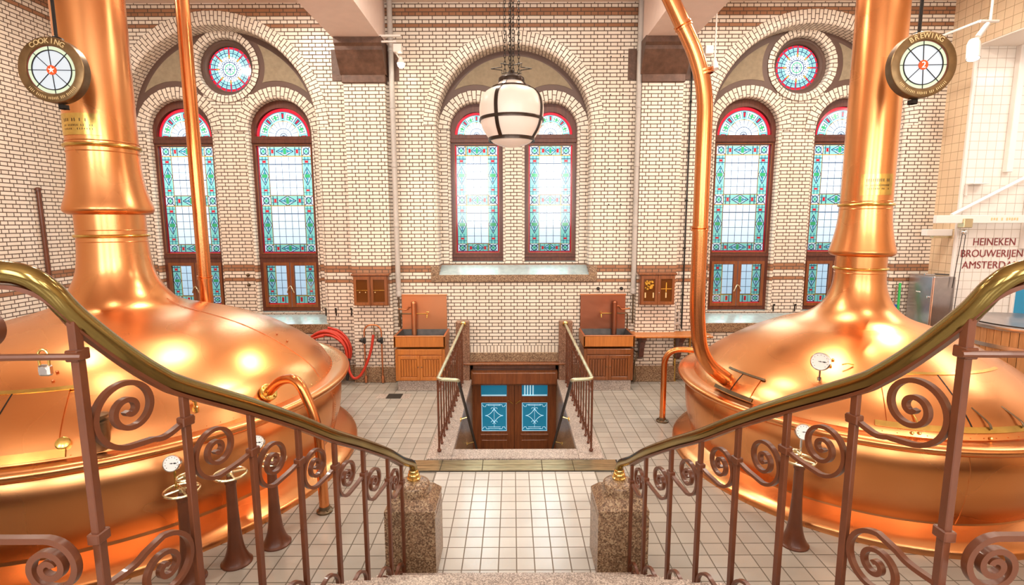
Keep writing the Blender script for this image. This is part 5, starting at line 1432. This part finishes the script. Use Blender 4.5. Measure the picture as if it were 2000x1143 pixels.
# ================================================================== SPOTLIGHTS
def track_head(c, aim, t, R=.055, L=.22, lit=False, mat='white enamel'):
    d = Vector(aim).normalized(); M = Matrix.Translation(Vector(c)) @ d.to_track_quat('Z', 'Y').to_matrix().to_4x4()
    h = MB().lathe([(1e-3, -L / 2), (R * .75, -L / 2), (R, -L * .3), (R * 1.05, L / 2), (R * .9, L / 2), (R * .85, L * .3)], n=24).xf(M).build('lamp_head', mat, t)
    g = MB().lathe([(1e-3, L * .36), (R * .86, L * .36)], n=20, smooth=False).xf(M).build('lens', 'lit bulb' if lit else 'milk glass', h)
    return M
t = thing('track_spotlight', 'white spotlight with glowing bulb on an arm at the left ceiling beam corner', 'spotlight', (-2.1, 9.6, 6.2))
MB().box(-2.36, -1.96, 9.53, 9.57, 6.30, 6.335, bev=.004).box(-2.34, -2.04, 9.54, 9.58, 6.21, 6.24, bev=.004).build('arm', 'white enamel', t)
MB().box(-2.09, -1.94, 9.47, 9.62, 6.03, 6.17, bev=.012).build('driver_box', 'white enamel', t)
MB().tube([(-2.05, 9.55, 6.03), (-1.99, 9.52, 5.93)], .012, 8).build('swivel', 'white enamel', t)
MB().lathe([(.025, .06), (.035, .03), (.06, -.03), (.066, -.05)], (-1.965, 9.51, 5.90), 20).build('reflector', 'white enamel', t)
MB().sphere((-1.96, 9.51, 5.835), .062, 18).build('bulb', 'lit bulb', t)
t = thing('track_spotlight', 'white ceiling spotlight on a thin white rod beside the bent copper riser', 'spotlight', (3.45, 9.5, 6.0))
MB().tube([(3.50, 9.5, 5.85), (3.50, 9.5, CEIL)], .013, 8).build('rod', 'white enamel', t)
track_head((3.50, 9.48, 5.80), (.1, -.3, -1), t, .05, .16)
MB().box(3.32, 3.46, 9.45, 9.6, 5.98, 6.12, bev=.01).build('driver_box', 'white enamel', t)
t = thing('track_spotlight', 'large white double spotlight on an angled track at the top right corner', 'spotlight', (7.0, 8.3, 6.0))
MB().tube([(7.02, 8.3, 6.08), (7.30, 8.3, 6.08)], .022, 8).tube([(7.02, 8.3, 6.08), (7.10, 9.5, 6.15)], .022, 8).build('track', 'white enamel', t)
MB().tube([(7.18, 8.3, 6.08), (7.18, 8.3, CEIL)], .018, 8).build('rod', 'white enamel', t)
track_head((6.93, 8.25, 5.66), (-.15, -.25, -1), t, .085, .30, True)
MB().tube([(7.14, 8.3, 6.04), (6.98, 8.26, 5.84)], .038, 12).build('swivel_arm', 'white enamel', t)
track_head((6.92, 9.0, 5.90), (.2, -.2, -1), t, .06, .20)

# ================================================================== DAYLIGHT, SPOTS AND ADDED FILL LIGHTS
w = bpy.data.worlds.new('sky'); scene.world = w; w.use_nodes = True
nt = w.node_tree; bg = nt.nodes['Background']
tc = nt.nodes.new('ShaderNodeTexCoord'); sp = nt.nodes.new('ShaderNodeSeparateXYZ'); nt.links.new(tc.outputs['Generated'], sp.inputs[0])
mr = nt.nodes.new('ShaderNodeMapRange'); mr.inputs['From Min'].default_value = -1; mr.inputs['From Max'].default_value = 1; nt.links.new(sp.outputs[2], mr.inputs['Value'])
cr = nt.nodes.new('ShaderNodeValToRGB'); el = cr.color_ramp.elements
el[0].position = 0; el[0].color = (.20, .22, .22, 1); el[1].position = 1; el[1].color = (8.0, 8.7, 9.3, 1)
for z_, c_ in ((-.30, (.30, .38, .42)), (-.17, (.42, .56, .66)), (-.06, (.68, .82, .90)), (.01, (1.05, 1.18, 1.25)), (.10, (1.75, 1.9, 1.98)), (.20, (1.9, 2.05, 2.15)), (.28, (2.2, 2.4, 2.5)), (.42, (6.5, 7.2, 7.8))):
    e = el.new((z_ + 1) / 2); e.color = (*c_, 1)
nt.links.new(mr.outputs[0], cr.inputs['Fac']); nt.links.new(cr.outputs['Color'], bg.inputs['Color']); bg.inputs['Strength'].default_value = 1.15

def area(name, loc, rot, sx, sy, power, col, portal=False, shape='RECTANGLE'):
    l = bpy.data.lights.new(name, 'AREA'); l.shape = shape; l.size = sx; l.size_y = sy; l.energy = power; l.color = col
    if portal: l.cycles.is_portal = True
    o = bpy.data.objects.new(name, l); COL.objects.link(o); o.location = loc; o.rotation_euler = rot; return o
for B in BAYS:
    for wx in B['wins']:
        h0 = B['wz0']; h1 = B['wzc'] + B['wh']
        area('window_portal', (B['cx'] + wx, RY + .30, (h0 + h1) / 2), (-PI / 2, 0, 0), 2 * B['wh'], h1 - h0, 1, (1, 1, 1), True)
LS = .62
# added fill lights imitating daylight at the window openings of the unseen rear wall
for x in (-5.4, -1.9, 1.9, 5.4):
    area('rear_fill', (x, -3.95, 4.4), (PI / 2, 0, 0), 1.7, 2.9, 260 * LS, (1, .95, .89))
# unseen area lights added under the ceiling for fill and copper highlights
for x, y, p in ((-4.9, 5.4, 50), (-4.2, 8.0, 210), (-6.8, 7.0, 130), (5.2, 4.6, 90), (5.9, 8.0, 160), (-.9, 7.2, 150), (.9, 7.2, 150)):
    area('ceiling_fill', (x, y, CEIL - .06), (0, 0, 0), .36, .36, p * LS, (1, .89, .75), shape='DISK')
area('ceiling_fill', (3.95, 7.3, CEIL - .06), (0, 0, 0), 1.3, 1.6, 230 * LS, (1, .90, .78))  # added broad area light that makes the glare on the right dome
for x, y, p in ((0, -1.2, 190), (-5.0, -2.4, 60), (5.0, -1.8, 130)):  # added point lights behind the camera to brighten the beams, no lanterns there
    l = bpy.data.lights.new('gallery_fill_light', 'POINT'); l.energy = p; l.color = (1, .90, .79); l.shadow_soft_size = .35
    o = bpy.data.objects.new('gallery_fill_light', l); COL.objects.link(o); o.location = (x, y, 5.0)
area('annex_fill', (9.4, 7.0, 6.0), (0, 0, 0), 1.6, 2.5, 120, (1, .93, .88))  # area light added to brighten the annex, without a fixture
area('cellar_lamp', (0, 8.6, -.1), (0, 0, 0), .3, .3, 4, (1, .8, .6))
def spot(loc, aim, power, ang, col=(1, .82, .6), blend=.5, r=.05):
    l = bpy.data.lights.new('spotlight_beam', 'SPOT'); l.energy = power; l.spot_size = math.radians(ang); l.spot_blend = blend; l.color = col; l.shadow_soft_size = r
    o = bpy.data.objects.new('spotlight_beam', l); COL.objects.link(o); o.location = loc
    o.rotation_euler = (Vector(aim) - Vector(loc)).to_track_quat('-Z', 'Y').to_euler(); return o
spot((-1.96, 9.40, 5.75), (-1.2, 7.5, 0), 260, 80)
spot((6.93, 8.2, 5.5), (4.6, 5.8, 1.5), 600, 60)
spot((2.6, 1.0, 6.8), (4.2, 6.0, 1.6), 900, 40)
spot((-2.6, 1.0, 6.8), (-4.6, 6.0, 2.0), 700, 45)
spot((-2.2, 5.0, 6.9), (-1.7, 9.9, .7), 300, 35)
spot((2.2, 5.0, 6.9), (1.7, 9.9, .7), 300, 35)

# ================================================================== CAMERA
cam = bpy.data.cameras.new('camera'); co = bpy.data.objects.new('camera', cam); COL.objects.link(co); scene.camera = co
cam.sensor_fit = 'HORIZONTAL'; cam.sensor_width = 36; cam.lens = 36 * 1015 / 2000
TH, ROLL = math.radians(7.7), .003
fw = Vector((0, cos(TH), -sin(TH))); up = Vector((0, sin(TH), cos(TH))); rt = Vector((1, 0, 0))
rt2 = rt * cos(ROLL) - up * sin(ROLL); up2 = up * cos(ROLL) + rt * sin(ROLL)
M = Matrix((( rt2.x, up2.x, -fw.x, -.03), (rt2.y, up2.y, -fw.y, 0), (rt2.z, up2.z, -fw.z, 3.1), (0, 0, 0, 1)))
co.matrix_world = M
cam.shift_x = -1.0 / 2000; cam.clip_start = .05
scene.view_settings.view_transform = 'Standard'; scene.view_settings.look = 'None'; scene.view_settings.gamma = 1; scene.view_settings.use_curve_mapping = False
scene.view_settings.exposure = -0.08
scene.cycles.use_denoising = True
scene.cycles.max_bounces = 7; scene.cycles.diffuse_bounces = 4; scene.cycles.glossy_bounces = 4; scene.cycles.transparent_max_bounces = 8
scene.cycles.sample_clamp_indirect = 6
